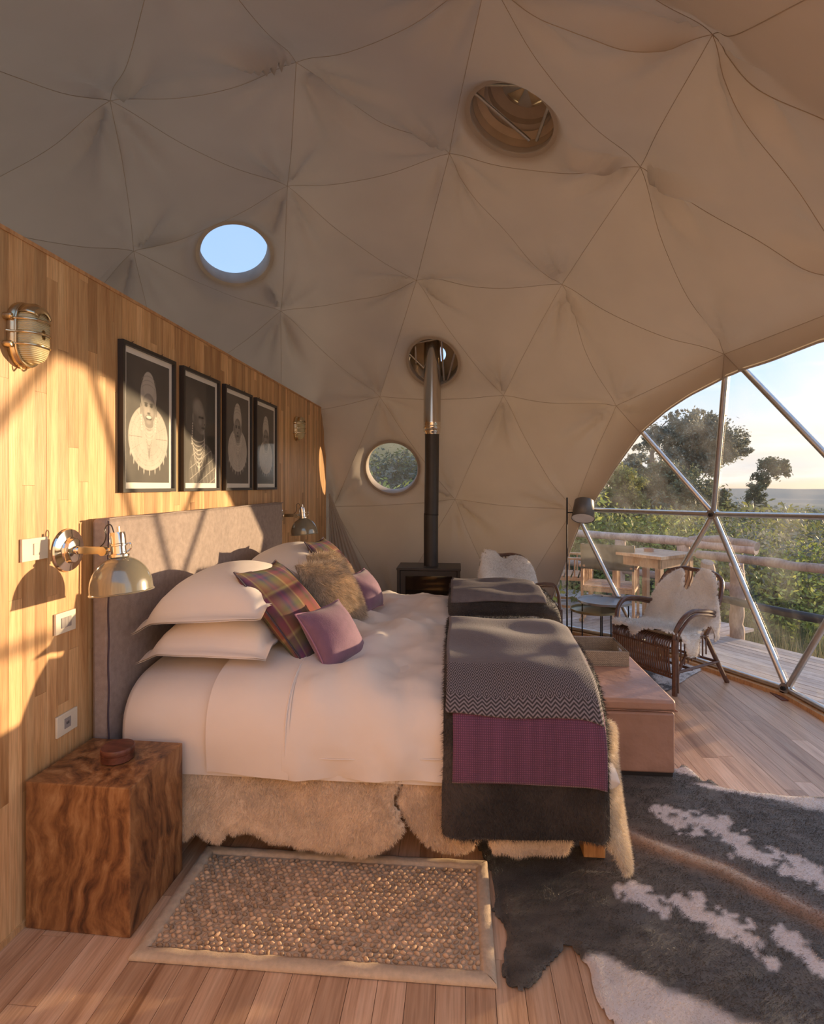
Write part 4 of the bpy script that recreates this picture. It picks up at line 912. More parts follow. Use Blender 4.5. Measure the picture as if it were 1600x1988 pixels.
def ridge(x, y):
    sd_ = np.full(x.shape, 9.)
    for a, b in zip(HP[:-1], HP[1:]):
        ab = b-a; t = np.clip(((x-a[0])*ab[0]+(y-a[1])*ab[1])/(ab@ab), 0, 1); sd_ = np.minimum(sd_, np.hypot(x-a[0]-t*ab[0], y-a[1]-t*ab[1]))
    return .014*np.exp(-(sd_/.03)**2)
def hidemap(x, y):
    e = edge_dist(x, y, poly); wv = .012*np.clip(fbm(x*2.6, y*2.6, 61, 3)-.42, 0, 1)*2.2; lip = .010*np.exp(-(e/.03)**2)*np.clip(np.sin(x*9+y*13), 0, 1)
    under = (x > .56) & (x < 1.14) & (y > 2.86); mat_ = (x < .16) & (y < 2.25); k = np.where(under | (mat_), .15, 1.)
    z = .003+(wv+lip+ridge(x, y))*np.clip(e/.02, .3, 1)*k
    legd = np.hypot(x-.54, y-2.29); z = np.where(legd < .12, .002, z)
    return np.stack([x, y, z], -1)
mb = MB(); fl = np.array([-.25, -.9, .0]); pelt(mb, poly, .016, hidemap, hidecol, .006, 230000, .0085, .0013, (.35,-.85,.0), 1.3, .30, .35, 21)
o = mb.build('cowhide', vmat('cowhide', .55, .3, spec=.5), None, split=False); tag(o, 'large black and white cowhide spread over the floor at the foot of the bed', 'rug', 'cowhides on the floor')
hq = [(1240,1255),(1300,1252),(1350,1262),(1368,1282),(1362,1300),(1345,1310),(1330,1320),(1315,1330),(1290,1342),(1262,1338),(1230,1320),(1200,1300),(1190,1270)]
poly2 = edgepoly(np.array([at(u, v, z=.006)[:2] for u, v in hq]), 5)
def hide2(x, y):
    n = fbm(x*9, y*9, 41, 4); n2 = fbm(x*45, y*45, 42, 3); w = np.clip((n*.6+n2*.55-.53+.25*np.clip((x-1.55)*2, -1, 1))*9, 0, 1)[:, None]; return np.array([.07,.06,.055])*(1-w)+np.array([.74,.70,.66])*w
mb = MB(); pelt(mb, poly2, .02, lambda x, y: np.stack([x, y, .002+0*x], -1), hide2, .005, 22000, .009, .002, (.3,-.8,0), 1.2, .4, .2, 22)
o = mb.build('cowhide', vmat('cowhide_small', .55, .3), None, split=False); tag(o, 'smaller speckled cowhide under the wicker chair by the window', 'rug', 'cowhides on the floor')

# ---- leather chest and tray -------------------------------------------
ch = thing('chest', 'long tan leather storage chest at the foot of the bed', 'chest', (.60,2.90,.0))
MB().box((.012,.012,.012),(.493,1.20,.040)).build('plinth', M['black'], ch, smooth=False)
MB().box((.004,.004,.030),(.502,1.206,.340)).build('chest_body', M['leather'], ch, bevel=.012)
MB().box((0,0,.346),(.506,1.212,.405)).build('lid', M['leather'], ch, bevel=.016)
MB().tube([(-.002,-.002,.351),(.508,-.002,.351),(.508,1.213,.351),(-.002,1.213,.351)], .004, 6, closed=True).build('lid_piping', M['leather'], ch)
ty = thing('rattan_tray', 'rectangular woven rattan tray with cut-out handles on the leather chest', 'tray', (.60,3.42,.4062))
def weave(col=(.50,.38,.27)):
    m, nt, N, L, B = new_mat('tray_weave'); tc = N.new('ShaderNodeTexCoord'); br = N.new('ShaderNodeTexBrick'); mp = N.new('ShaderNodeMapping'); sx = N.new('ShaderNodeSeparateXYZ'); L.new(tc.outputs['Object'], sx.inputs[0])
    ad = N.new('ShaderNodeMath'); L.new(sx.outputs[0], ad.inputs[0]); L.new(sx.outputs[1], ad.inputs[1]); cb = N.new('ShaderNodeCombineXYZ'); L.new(ad.outputs[0], cb.inputs[0]); L.new(sx.outputs[2], cb.inputs[1]); L.new(cb.outputs[0], br.inputs[0])
    br.inputs['Scale'].default_value = 34; br.inputs['Brick Width'].default_value = .4; br.inputs['Row Height'].default_value = .22; br.inputs['Mortar Size'].default_value = .03
    br.inputs['Color1'].default_value = (*col, 1); br.inputs['Color2'].default_value = (col[0]*.75, col[1]*.75, col[2]*.75, 1); br.inputs['Mortar'].default_value = (.16,.11,.07,1)
    L.new(br.outputs[0], B.inputs['Base Color']); B.inputs['Roughness'].default_value = .6; b = N.new('ShaderNodeBump'); b.inputs['Strength'].default_value = .6; b.inputs['Distance'].default_value = .004; L.new(br.outputs['Fac'], b.inputs['Height']); b.invert = True; L.new(b.outputs[0], B.inputs['Normal']); return m
TW = weave(); tw, tl, thh = .43, .33, .082
MB().box((0,0,0),(tw,tl,.008)).build('tray_floor', TW, ty, smooth=False)
MB().box((0,0,.008),(tw,.012,thh)).build('side_panel', TW, ty, bevel=.002); MB().box((0,tl-.012,.008),(tw,tl,thh)).build('side_panel', TW, ty, bevel=.002)
for x in (0, tw-.012):
    e_ = MB(); e_.box((x,.012,.008),(x+.012,tl-.012,.046)); e_.box((x,.012,.046),(x+.012,.115,thh)); e_.box((x,tl-.115,.046),(x+.012,tl-.012,thh)); e_.box((x,.115,.066),(x+.012,tl-.115,thh)); e_.build('end_panel', TW, ty, smooth=False)
MB().tube([(.006,.006,thh),(tw-.006,.006,thh),(tw-.006,tl-.006,thh),(.006,tl-.006,thh)], .008, 8, closed=True).build('rim', TW, ty)

# ---- rattan armchairs --------------------------------------------------
def rattan_chair(label, loc, rz):
    t = thing('rattan_armchair', label, 'chair', loc, rz, 'rattan armchairs'); R_ = M['rattan']
    # local: faces -Y, width on X
    for s in (-1, 1):
        MB().tube(catmull([(s*.265,-.25,0),(s*.262,-.25,.20),(s*.255,-.245,.40),(s*.275,-.20,.52),(s*.290,-.10,.585),(s*.292,.05,.575),(s*.275,.20,.545),(s*.262,.25,.54)], 6), .016, 8).build('arm', R_, t)
        MB().tube(catmull([(s*.278,-.235,.02),(s*.275,-.235,.22),(s*.270,-.225,.40),(s*.292,-.18,.50),(s*.305,-.09,.56),(s*.304,.05,.552),(s*.285,.19,.522)], 6), .011, 8).build('arm', R_, t)
        MB().tube(catmull([(s*.29,.34,0),(s*.27,.25,.16),(s*.25,.16,.33),(s*.245,.13,.37)], 6), .017, 8).build('leg', R_, t)
        MB().tube([(s*.265,-.25,.0),(s*.265,-.25,.40)], .019, 8).build('leg', R_, t)
        MB().tube([(s*.265,-.25,.16),(s*.275,.25,.17)], .011, 8).build('stretcher', R_, t)
        MB().tube(catmull([(s*.26,-.22,.12),(s*.265,-.10,.30),(s*.26,.05,.34)], 5), .009, 7).build('brace', R_, t)
    MB().tube([(-.265,-.05,.155),(.265,-.05,.155)], .011, 8).build('stretcher', R_, t); MB().tube([(-.27,.24,.17),(.27,.24,.17)], .011, 8).build('stretcher', R_, t)
    bk = catmull([(-.235,.14,.35),(-.262,.24,.54),(-.262,.31,.68),(-.225,.365,.775),(-.12,.395,.815),(0,.40,.815),(.12,.395,.815),(.225,.365,.775),(.262,.31,.68),(.262,.24,.54),(.235,.14,.35)], 6)
    MB().tube(bk, .017, 8).build('back_frame', R_, t)
    for k in range(13):
        a = -.21+.42*k/12; top = .40-.05*(abs(a)/.21)**3; zt = .81-.06*(abs(a)/.21)**3
        MB().tube(catmull([(a*.85,.14,.36),(a*.95,.23,.52),(a,top-.02,zt-.08),(a,top,zt)], 4), .0062, 6).build('spindle', R_, t)
    for z, y in ((.52,.235),(.545,.245)): MB().tube([(-.255,y,z),(.255,y,z)], .006, 6).build('back_rail', R_, t)
    # woven seat with rolled front and open apron
    G = []
    for y, z in ((-.285,.245),(-.292,.31),(-.285,.365),(-.255,.392),(-.20,.392),(-.05,.375),(.08,.365),(.15,.372)): G.append([(x, y, z-.006*math.cos(x*6)) for x in np.linspace(-.25, .25, 20)])
    MB().grid(G[3:]).build('seat', R_, t, solid=.012)
    for k in range(27):
        x = -.245+.49*k/26; MB().tube(catmull([(x,-.27,.13),(x,-.288,.22),(x,-.292,.33),(x,-.275,.385),(x,-.22,.402)], 3), .0068, 6).build('apron_cane', R_, t)
    for z in (.13, .155): MB().tube([(-.262,-.272,z),(.262,-.272,z)], .008, 7).build('apron_rail', R_, t)
    MB().tube([(-.25,-.294,.335),(.25,-.294,.335)], .007, 7).build('apron_rail', R_, t)
    for s in (-1, 1):
        for k in range(9):
            y = -.22+.34*k/8; MB().tube([(s*.262,y,.19+.05*k/8),(s*.262,y,.385)], .0055, 6).build('side_cane', R_, t)
        MB().tube([(s*.262,-.25,.385),(s*.255,.15,.37)], .010, 7).build('seat_rail', R_, t)
    return t
def chairskin(loc, rz, outline, label, prof, seed, n=26000, base=(.92,.84,.74), wav=.055):
    f, L = curve_at(catmull(prof, 8)); poly = edgepoly(outline, 6)
    def fm(s, t):
        q = f(t*L); out = np.clip((np.abs(s)-.25)/.1, 0, 1.4); w = wav*(fbm(s*5+seed, t*5, seed, 3)-.5)+.012*np.sin(s*16+t*5+seed)
        P = np.stack([s-np.sign(s)*.10*out**2*.5, q[:,0]-w*.7, q[:,1]+w*.6-.085*out**1.6], -1); return P
    mb = MB(); pelt(mb, poly, .014, lambda s, t: fm(s, t), woolcol(base, .85, seed), .014, n, .016, .0020, (0,-.2,-.5), .6, .5, .10, seed, True)
    # cell grid works in metres along s and in 0..1 along t, so scale t
    o = mb.build('sheepskin', M['fur'], None, split=False); o.location = loc; o.rotation_euler = (0,0,rz); tag(o, label, 'sheepskin', 'sheepskins on the rattan armchairs'); return o
CH1 = ((1.60,4.43,.0), math.radians(-56)); CH2 = ((.57,5.12,0), math.radians(20))
rattan_chair('dark rattan armchair by the window with its cane back showing', *CH1)
rattan_chair('dark rattan armchair between stove and floor lamp', *CH2)
prof = [(.372,.860),(.345,.800),(.285,.70),(.215,.56),(.135,.43),(.05,.402),(-.10,.408),(-.20,.428),(-.285,.428),(-.318,.37),(-.322,.30)]
chairskin(*CH1, [(-.07,.055),(-.02,.19),(.02,.19),(.05,.07),(.10,.02),(.17,.04),(.23,.12),(.27,.22),(.36,.30),(.42,.36),(.37,.43),(.28,.44),(.26,.52),(.32,.60),(.41,.66),(.38,.76),(.29,.80),(.24,.86),(.15,.84),(.05,.86),(-.04,.93),(-.12,.88),(-.22,.90),(-.27,.82),(-.25,.70),(-.28,.56),(-.34,.48),(-.37,.38),(-.31,.30),(-.25,.20),(-.18,.08),(-.12,.04)], 'cream sheepskin draped over the rattan chair by the window', prof, 13, 30000)
chairskin(*CH2, [(-.22,-.02),(-.14,-.06),(-.07,.02),(.0,.07),(.08,.04),(.17,.06),(.25,.13),(.31,.26),(.31,.42),(.34,.55),(.36,.72),(.30,.80),(.15,.85),(0,.86),(-.12,.82),(-.20,.70),(-.24,.55),(-.30,.45),(-.37,.33),(-.34,.20),(-.27,.10),(-.24,.02),(-.19,.03)], 'cream sheepskin draped over the rattan chair near the stove', prof, 17, 26000)

# ---- nesting tables, lamp, stove ----------------------------------------
def side_table(label, c, r, h, legs, mat):
    t = thing('side_table', label, 'table', (c[0], c[1], 0), 0, 'round metal nesting tables')
    MB().lathe([(.0001,-.002),(r,-.002),(r+.003,.0),(r+.003,.020),(r,.020),(r-.002,.004),(.0001,.004)], (0,0,h-.02), n=48).build('table_top', mat, t)
    for a in legs:
        a = math.radians(a); MB().cyl((r*.97*math.cos(a), r*.97*math.sin(a), 0), (r*.97*math.cos(a), r*.97*math.sin(a), h-.01), .006, n=8).build('leg', M['iron'], t)
    a = [math.radians(q) for q in legs]; MB().tube([(r*.97*math.cos(q), r*.97*math.sin(q), .012) for q in np.linspace(0, 2*PI, 40)[:-1]], .005, 6, closed=True).build('base_ring', M['iron'], t)
tt = plain('table_metal', (.36,.36,.37), .3, .6); t2 = plain('table_brass', (.34,.29,.16), .35, .6)
side_table('taller round metal nesting table with a grey top beside the window', at(1173,1164,z=.45)[:2], .235, .45, (200,320,80), tt)
side_table('lower round metal nesting table with a brassy top in front of the taller one', at(1154,1181,z=.375)[:2], .21, .375, (180,300,60), t2)
L0 = at(1101,1232,d=5.35); fp = (L0[0], L0[1])
lp = thing('floor_lamp', 'slim black floor lamp with a small tilted drum shade beside the tent wall', 'lamp', (fp[0], fp[1], 0))
MB().lathe([(.0001,0),(.12,0),(.12,.010),(.015,.016),(.0001,.016)], n=36).build('base', M['iron'], lp)
MB().cyl((0,0,.01),(0,0,1.385),.008,n=10).build('pole', M['iron'], lp)
MB().cyl((0,0,1.24),(.06,-.01,1.24),.006,n=8).build('bracket', M['iron'], lp)
ax = Vector((.16,.45,.86)).normalized(); c0 = Vector((.145,-.03,1.18)); ls = MB(); ls.lathe([(.108,0),(.090,.19),(.0001,.192)], c0, ax, 36)
sh = ls.build('lamp_shade', plain('lamp_shade_grey', (.16,.145,.13), .4, .3), lp, solid=.002)
MB().lathe([(.0001,.006),(.104,.006)], c0, ax, 36).build('diffuser', plain('lamp_white', (.85,.80,.75), .5), lp); MB().cyl((.05,-.01,1.24), tuple(c0+ax*.07), .006, n=8).build('bracket', M['iron'], lp)

st = thing('wood_stove', 'black steel wood stove with glass door against the tent wall', 'stove', (-.30,5.53,0))
for x in (-.28, .22): MB().box((x,.05,0),(x+.05,.35,.06)).build('foot', M['stove'], st, smooth=False)
s_ = MB(); s_.box((-.32,0,.06),(-.29,.40,.655)); s_.box((.29,0,.06),(.32,.40,.655)); s_.box((-.32,0,.06),(.32,.40,.10)); s_.box((-.32,.36,.06),(.32,.40,.655)); s_.build('firebox', M['stove'], st, smooth=False)
MB().box((-.325,-.005,.645),(.325,.405,.668)).build('top_plate', M['stove'], st, bevel=.002)
dr = MB(); dr.box((-.285,.008,.11),(-.235,.03,.640)); dr.box((.235,.008,.11),(.285,.03,.640)); dr.box((-.235,.008,.59),(.235,.03,.640)); dr.box((-.235,.008,.11),(.235,.03,.17)); dr = dr.build('door', M['stove'], st, smooth=False)
MB().box((-.235,.018,.17),(.235,.024,.59)).build('door_glass', M['stoveglass'], dr, smooth=False); MB().cyl((.262,-.02,.30),(.262,-.02,.42),.008).build('handle', M['iron'], dr)
MB().box((-.285,.05,.12),(.285,.34,.62)).build('firebrick', M['iron'], st, smooth=False)
fx, fy = .015, .20
MB().tube([(fx,fy,.665),(fx,fy,1.20)], .075, 24).build('flue_pipe', M['stove'], st); MB().tube([(fx+.004,fy,1.205),(fx+.012,fy,2.04)], .074, 24).build('flue_pipe', M['stove'], st); MB().tube([(fx+.002,fy,1.195),(fx+.003,fy,1.21)], .0765, 24).build('joint', M['iron'], st)
MB().lathe([(.078,2.035),(.080,2.05),(.088,2.06),(.088,2.075),(.094,2.08),(.088,2.09),(.094,2.10),(.094,2.115),(.088,2.12),(.092,2.135),(.092,2.16)], (fx+.012,fy,0), n=28).build('collar', M['chrome'], st)
MB().tube([(fx+.012,fy,2.15),(fx+.016,fy,3.25)], .090, 28).build('flue_pipe', M['flue'], st)

# ---- wall fittings --------------------------------------------------------
def wall_lamp(label, y, z):
    t = thing('wall_lamp', label, 'lamp', (WX+.0012, y, z), 0, 'swing arm wall lamps')
    MB().lathe([(.0001,0),(.080,0),(.082,.004),(.079,.010),(.066,.012),(.050,.016),(.047,.022),(.045,.034),(.040,.036),(.0001,.036)], ax=(1,0,0), n=40).build('wall_plate', M['chrome'], t)
    MB().lathe([(.0001,.034),(.016,.034),(.016,.045),(.012,.05),(.0001,.05)], ax=(1,0,0), n=20).build('knuckle', M['chrome'], t)
    MB().box((.034,-.006,-.014),(.150,.006,.014)).build('arm', M['brass'], t, bevel=.002); MB().lathe([(.0001,-.012),(.017,-.012),(.018,0),(.017,.012),(.0001,.012)], (.148,-.004,-.002), (0,1,0), 24).build('pivot', M['brass'], t)
    hx, tip = .200, Vector((.10,-.02,-1)).normalized(); o = Vector((hx,0,.055)); up = -tip
    MB().lathe([(.0001,.0),(.010,0),(.010,.012),(.026,.014),(.028,.0),(.028,-.028),(.031,-.030),(.031,-.036),(.026,-.038),(.027,-.066),(.036,-.070),(.036,-.078)][::1], o, up, 32).build('lamp_holder', M['chrome'], t)
    MB().cyl(o+up*.01+Vector((.006,0,0)), o+up*.035+Vector((.006,0,0)), .005, n=10).build('switch_stem', M['chrome'], t)
    MB().tube(catmull([o-up*.035+Vector((.028,0,0)), o-up*.025+Vector((.046,0,0)), o-up*.045+Vector((.050,0,0)), o-up*.058+Vector((.034,0,0))], 5), .0028, 6).build('hook', M['chrome'], t)
    MB().cyl((.150,0,-.002),(.176,0,.004),.008).build('knuckle', M['chrome'], t)
    pr = [(.030,-.076)]+[(.107*math.sin(a), -.076-.118*(1-math.cos(a))/1.0) for a in np.linspace(.30, PI/2, 14)]+[(.108,-.206),(.111,-.208),(.111,-.212)]
    MB().lathe([(r, h) for r, h in pr], o, up, 48).build('lamp_shade', M['shade'], t, solid=.0015)
    MB().lathe([(.0001,-.10),(.02,-.11),(.03,-.14),(.02,-.165),(.0001,-.172)], o, up, 20).build('bulb', plain('bulb_glass', (.85,.8,.7), .15), t)
    MB().tube(catmull([(.13,.0,.012),(.150,-.004,.030),(.157,-.004,.055),(.152,-.002,.080),(.160,0,.095),(.176,0,.094),tuple(o+Vector((-.012,0,.004)))], 6), .0022, 6).build('cord', M['black'], t)
    return t
wall_lamp('taupe dome reading lamp on a nickel swing arm above the nightstand', 1.968, 1.256)
wall_lamp('taupe dome reading lamp at the far side of the headboard', 4.42, 1.256)
def bulkhead(label, y, z):
    t = thing('bulkhead_light', label, 'lamp', (WX+.0012, y, z), 0, 'brass bulkhead lights'); t.scale = (.85, .82, 1)
    def stad(r, hh, x, n=18):
        P = []
        for a in np.linspace(0, PI, n): P.append((x, r*math.cos(a), hh+r*math.sin(a)))
        for a in np.linspace(PI, 2*PI, n): P.append((x, r*math.cos(a), -hh+r*math.sin(a)))
        return P
    G = [stad(r, .036, x) for r, x in ((.074,0),(.076,.012),(.074,.022),(.066,.030),(.064,.036))]; MB().grid(G, wrap=True).build('backplate', M['brass'], t)
    G = [stad(max(r,.0005), .036*min(1, r/.05), x) for r, x in ((.060,.030),(.060,.060),(.056,.078),(.045,.090),(.028,.096),(.010,.098))]; gl = MB().grid(G, wrap=True)
    m, nt, N, L, B = new_mat('prismatic_glass'); B.inputs['Base Color'].default_value = (.92,.80,.48,1); B.inputs['Roughness'].default_value = .16; B.inputs['Transmission Weight'].default_value = .3; B.inputs['IOR'].default_value = 1.3
    tc = N.new('ShaderNodeTexCoord'); wv = N.new('ShaderNodeTexWave'); wv.bands_direction = 'Z'; wv.inputs['Scale'].default_value = 55; L.new(tc.outputs['Object'], wv.inputs[0]); b = N.new('ShaderNodeBump'); b.inputs['Strength'].default_value = .9; b.inputs['Distance'].default_value = .003; L.new(wv.outputs[0], b.inputs['Height']); L.new(b.outputs[0], B.inputs['Normal'])
    gl.build('glass_dome', m, t, split=False)
    MB().tube(stad(.066, .036, .034)[:-1], .0065, 8, closed=True).build('rim', M['brass'], t)
    MB().tube([(x, y_, .082) for x, y_ in ()] or [(.034,-.066,.0)]*1+[(.034,-.066,.001)], .004, 6).build('clip', M['brass'], t)
    for z_ in (-.040, .0, .044):
        MB().tube(catmull([(.012,-.090,z_),(.034,-.072,z_),(.075,-.060,z_),(.102,-.030,z_),(.106,0,z_),(.102,.030,z_),(.075,.060,z_),(.034,.072,z_),(.012,.090,z_)], 5), .0034, 7).build('guard_bar', M['brass'], t)
    for s in (-1, 1):
        for z_ in (-.044, .048): MB().lathe([(.0001,0),(.011,0),(.011,.028),(.008,.034),(.0001,.036)], (0, s*.084, z_), (1,0,0), 14).build('screw_lug', M['brass'], t)
    MB().tube(catmull([(.020,-.03,-.108),(.026,-.02,-.122),(.03,-.008,-.116),(.026,.0,-.106)], 5), .003, 6).build('hook', M['brass'], t)
    hood = [[(x, r*math.cos(a), .036+r*math.sin(a)) for a in np.linspace(.15*PI, .85*PI, 16)] for r, x in ((.070,.036),(.068,.070),(.055,.095),(.035,.102))]; MB().grid(hood).build('hood', M['brass'], t, solid=.002)
    return t
bulkhead('caged brass bulkhead light with ribbed glass high on the near wall', 1.745, 2.008)
bulkhead('caged brass bulkhead light high on the far end of the wall', 4.90, 2.02)
def plate(name, label, cat, y, z, kind, w=.118, h=.078):
    t = thing(name, label, cat, (WX+.0012, y, z), 0, 'cream wall plates'); MB().box((0,-w/2,-h/2),(.009,w/2,h/2)).build('faceplate', M['plate'], t, bevel=.0015)
    if kind == 0: MB().box((.008,-.010,-.020),(.0125,.010,.020)).build('rocker', M['plate'], t, bevel=.001)
    if kind == 1:
        for k in (-1, 0, 1): MB().box((.008, k*.0175-.0085, -.019),(.012, k*.0175+.0085, .019)).build('rocker', M['plategrey'], t, bevel=.001)
    if kind == 2:
        MB().box((.008,-.017,-.019),(.010,.017,.019)).build('socket_insert', M['plategrey'], t, smooth=False)
        for k in (-1, 1): MB().box((.0095, k*.0045-.0018, -.005),(.0108, k*.0045+.0018, .005)).build('usb_port', M['black'], t, smooth=False)
plate('light_switch', 'cream switch plate with one rocker, left of the near reading lamp', 'switch', 1.800, 1.279, 0)
plate('light_switch', 'cream switch plate with grey rockers, below the near reading lamp', 'switch', 1.950, .988, 1, w=.105)
plate('wall_socket', 'cream socket plate with two small ports, just above the nightstand', 'socket', 1.958, .607, 2, w=.108)

# ---- four framed photographs ------------------------------------------------
def paint(kind):
    nu, nv = 120, 190; u, v = np.meshgrid(np.linspace(0, 1, nu), np.linspace(0, 1, nv), indexing='ij'); A = .37/.59
    g = .075+.05*fbm(u*4, v*6, 5+kind, 3)
    def ell(cx, cy, rx, ry, s=.06, rot=0):
        dx, dy = u-cx, v-cy; c, n = math.cos(rot), math.sin(rot); d = np.hypot((dx*c+dy*n)/rx, (-dx*n+dy*c)/ry); return np.clip((1-d)/s+.5, 0, 1)
    def put(m, val):
        nonlocal g; g = g*(1-m)+val*m
    def arc(cx, y0, wd, dep, th, val, wv=0):
        nonlocal g; x = (u-cx)/wd; yy = y0-dep*(1-np.clip(x*x, 0, 1))**.5; m = np.clip(1-np.abs(v-yy)/th, 0, 1)*(np.abs(x) < 1); m = m*(1-wv*(np.sin(u*190) > 0)); g = g*(1-m)+val*m
    if kind != 1:
        cx = (.50, 0, .49, .52)[kind]; fy = (.600, 0, .615, .585)[kind]; R = (.46, 0, .43, .40)[kind]; ry = (.265, 0, .245, .22)[kind]; cy = fy-.235
        body = (.58, 0, .55, .52)[kind]; put(ell(cx, cy, R, ry, .03), body*(.8+.3*fbm(u*9, v*9, 3, 3)))
        ang = np.arctan2((v-cy)/ry, (u-cx)/R); rr = np.hypot((u-cx)/R, (v-cy)/ry); g = np.where((rr < .96) & (rr > .35) & (np.abs(np.sin(ang*(7+kind))) < .035), g*.55, g)
        for q in (.55, .72, .86): g = np.where((np.abs(rr-q) < .012) & (np.sin(ang*60) > -.2), g*.78, g)
        for a in np.linspace(-2.7, -.4, 9):
            x, y = cx+R*math.cos(a), cy+ry*math.sin(a); put(ell(x, y-.015, .010, .028, .4), .62)
        put(ell(cx, fy-.115, .10, .06, .2), .30); 
        for q in range(4): arc(cx, fy-.10-q*.012, .13+.01*q, .06+.018*q, .007, .66, .3)
        sm = .30 if kind == 0 else .20
        hd = ell(cx-.01, fy+.115, .185, .165, .04); put(hd, .52*(.85+.3*fbm(u*20, v*20, 6, 2))); put(ell(cx-.01, fy+.20, .135, .105, .06), .56)
        for q in (.05, .085, .12): arc(cx-.01, fy+.09+q, .17, -.06, .006, .34, .2)
        put(ell(cx-.01, fy, .158, .130, .06), sm); put(ell(cx-.035, fy+.045, .11, .06, .6), sm*1.45); put(ell(cx-.07, fy-.03, .05, .035, .8), sm*1.5); put(ell(cx+.06, fy-.03, .045, .033, .8), sm*1.35)
        for s in (-1, 1): put(ell(cx-.01+s*.062, fy+.028, .035, .013, .5), sm*.32); put(ell(cx-.01+s*.062, fy+.045, .045, .007, .6), sm*.4)
        put(ell(cx-.01, fy-.010, .020, .045, .9), sm*1.6); put(ell(cx-.01, fy-.034, .036, .009, .6), sm*.4)
        if kind == 0: put(ell(cx-.005, fy-.068, .072, .022, .3), .07); put(ell(cx-.005, fy-.064, .060, .013, .3), .78)
        else: put(ell(cx-.01, fy-.070, .050, .010, .5), sm*.35)
        put(ell(cx-.01, fy-.105, .05, .018, .8), sm*1.3)
        for s in (-1, 1):
            put(ell(cx-.01+s*.178, fy-.01, .018, .05, .4), .30)
            for q in range(6): put(ell(cx-.01+s*(.175-.004*q), fy-.06-q*.022, .016, .008, .3), .70)
        for q in range(3): arc(cx, fy-.10, .095-.012*q, .20+.03*q, .006, .24)
        put(ell(cx, fy-.36, .016, .05, .4), .62 if kind else .30)
    else:
        put(np.clip((u-.62)*9, 0, 1)*(v > .3), .045)
        put(ell(.56, .10, .46, .30, .05), .15); pl = (np.abs(np.sin(u*26+v*9)) < .13) | (np.abs(np.sin(v*30-u*8)) < .13); g = np.where((ell(.58, .10, .45, .29, .05) > .5) & pl, .42, g)
        put(ell(.42, .46, .13, .12, .1), .14); put(ell(.42, .66, .20, .155, .05), .17); put(ell(.50, .61, .155, .13, .07), .20); put(ell(.38, .74, .13, .07, .9), .33); put(ell(.50, .70, .08, .04, .9), .30)
        put(ell(.545, .645, .045, .012, .5), .05); put(ell(.46, .645, .045, .012, .5), .06); put(ell(.61, .60, .030, .035, .5), .24); put(ell(.62, .583, .018, .007, .5), .05); put(ell(.57, .545, .06, .010, .5), .07); put(ell(.47, .60, .05, .03, .9), .32); put(ell(.55, .50, .06, .02, .8), .28)
        put(ell(.235, .63, .025, .045, .4), .26)
        for q in range(9): put(ell(.225-.003*q, .57-q*.024, .016, .009, .3), .66); put(ell(.60+.002*q, .52-q*.02, .014, .008, .3), .5)
        for q in range(7): arc(.40+.006*q, .46-q*.006, .235-.006*q, .06+.035*q, .009, .78, .35)
        put(ell(.43, .15, .02, .045, .4), .74)
    return u, v, np.clip(g, .02, .9)
names = ('smiling woman in a tall headdress and a wide pale beaded collar', 'shaven-headed person in profile with many bead strands and a checked wrap', 'solemn woman in a pointed headdress and wide beaded collar', 'woman in a pointed headdress and a smaller beaded collar')
pos = ('nearest the camera', 'second from the left', 'third from the left', 'at the far end of the row')
for k in range(4):
    y0 = 2.277+.53*k; fw, fh = .452, .670
    t = thing('picture_frame', 'black framed portrait, '+pos[k]+', of a '+names[k].split(' in ')[0]+(' in '+names[k].split(' in ')[1] if k != 1 else ' with bead strands'), 'picture', (WX+.0012, y0, 1.470), 0, 'four framed portraits above the headboard')
    t['label'] = ['black framed portrait nearest the camera, smiling woman in wide beaded collar', 'second black framed portrait, shaven-headed sitter looking right with bead strands', 'third black framed portrait from the left, solemn woman in a pointed headdress', 'black framed portrait farthest along the wall, woman with a smaller collar'][k]
    fr = MB(); b = .017
    for a, c in (((0,0,0),(.026,fw,b)), ((0,0,fh-b),(.026,fw,fh)), ((0,0,b),(.026,b,fh-b)), ((0,fw-b,b),(.026,fw,fh-b))): fr.box(a, c)
    fr.build('frame', M['black'], t, smooth=False)
    MB().box((.002,b,b),(.010,fw-b,fh-b)).build('mount', M['mat_board'], t, smooth=False)
    u, v, g = paint(k); m = .045; G = np.stack([np.full(u.shape, .0112), m+u*(fw-2*m), m+v*(fh-2*m)], -1)
    col = g[..., None]*np.array([.98, .90, .78]); MB().grid(G, col=col.reshape(-1, 3)).build('photo_print', M['print'], t, split=False)
    MB().add([(.0175,b,b),(.0175,fw-b,b),(.0175,fw-b,fh-b),(.0175,b,fh-b)], [(0,1,2,3)]).build('glazing', M['pglass'], t, smooth=False)
    for q in (.10, fw-.10): MB().tube([(.004,q,fh),(.004,q,fh+.010),(.004,q+.010,fh+.016)], .0022, 6).build('hook', M['iron'], t)

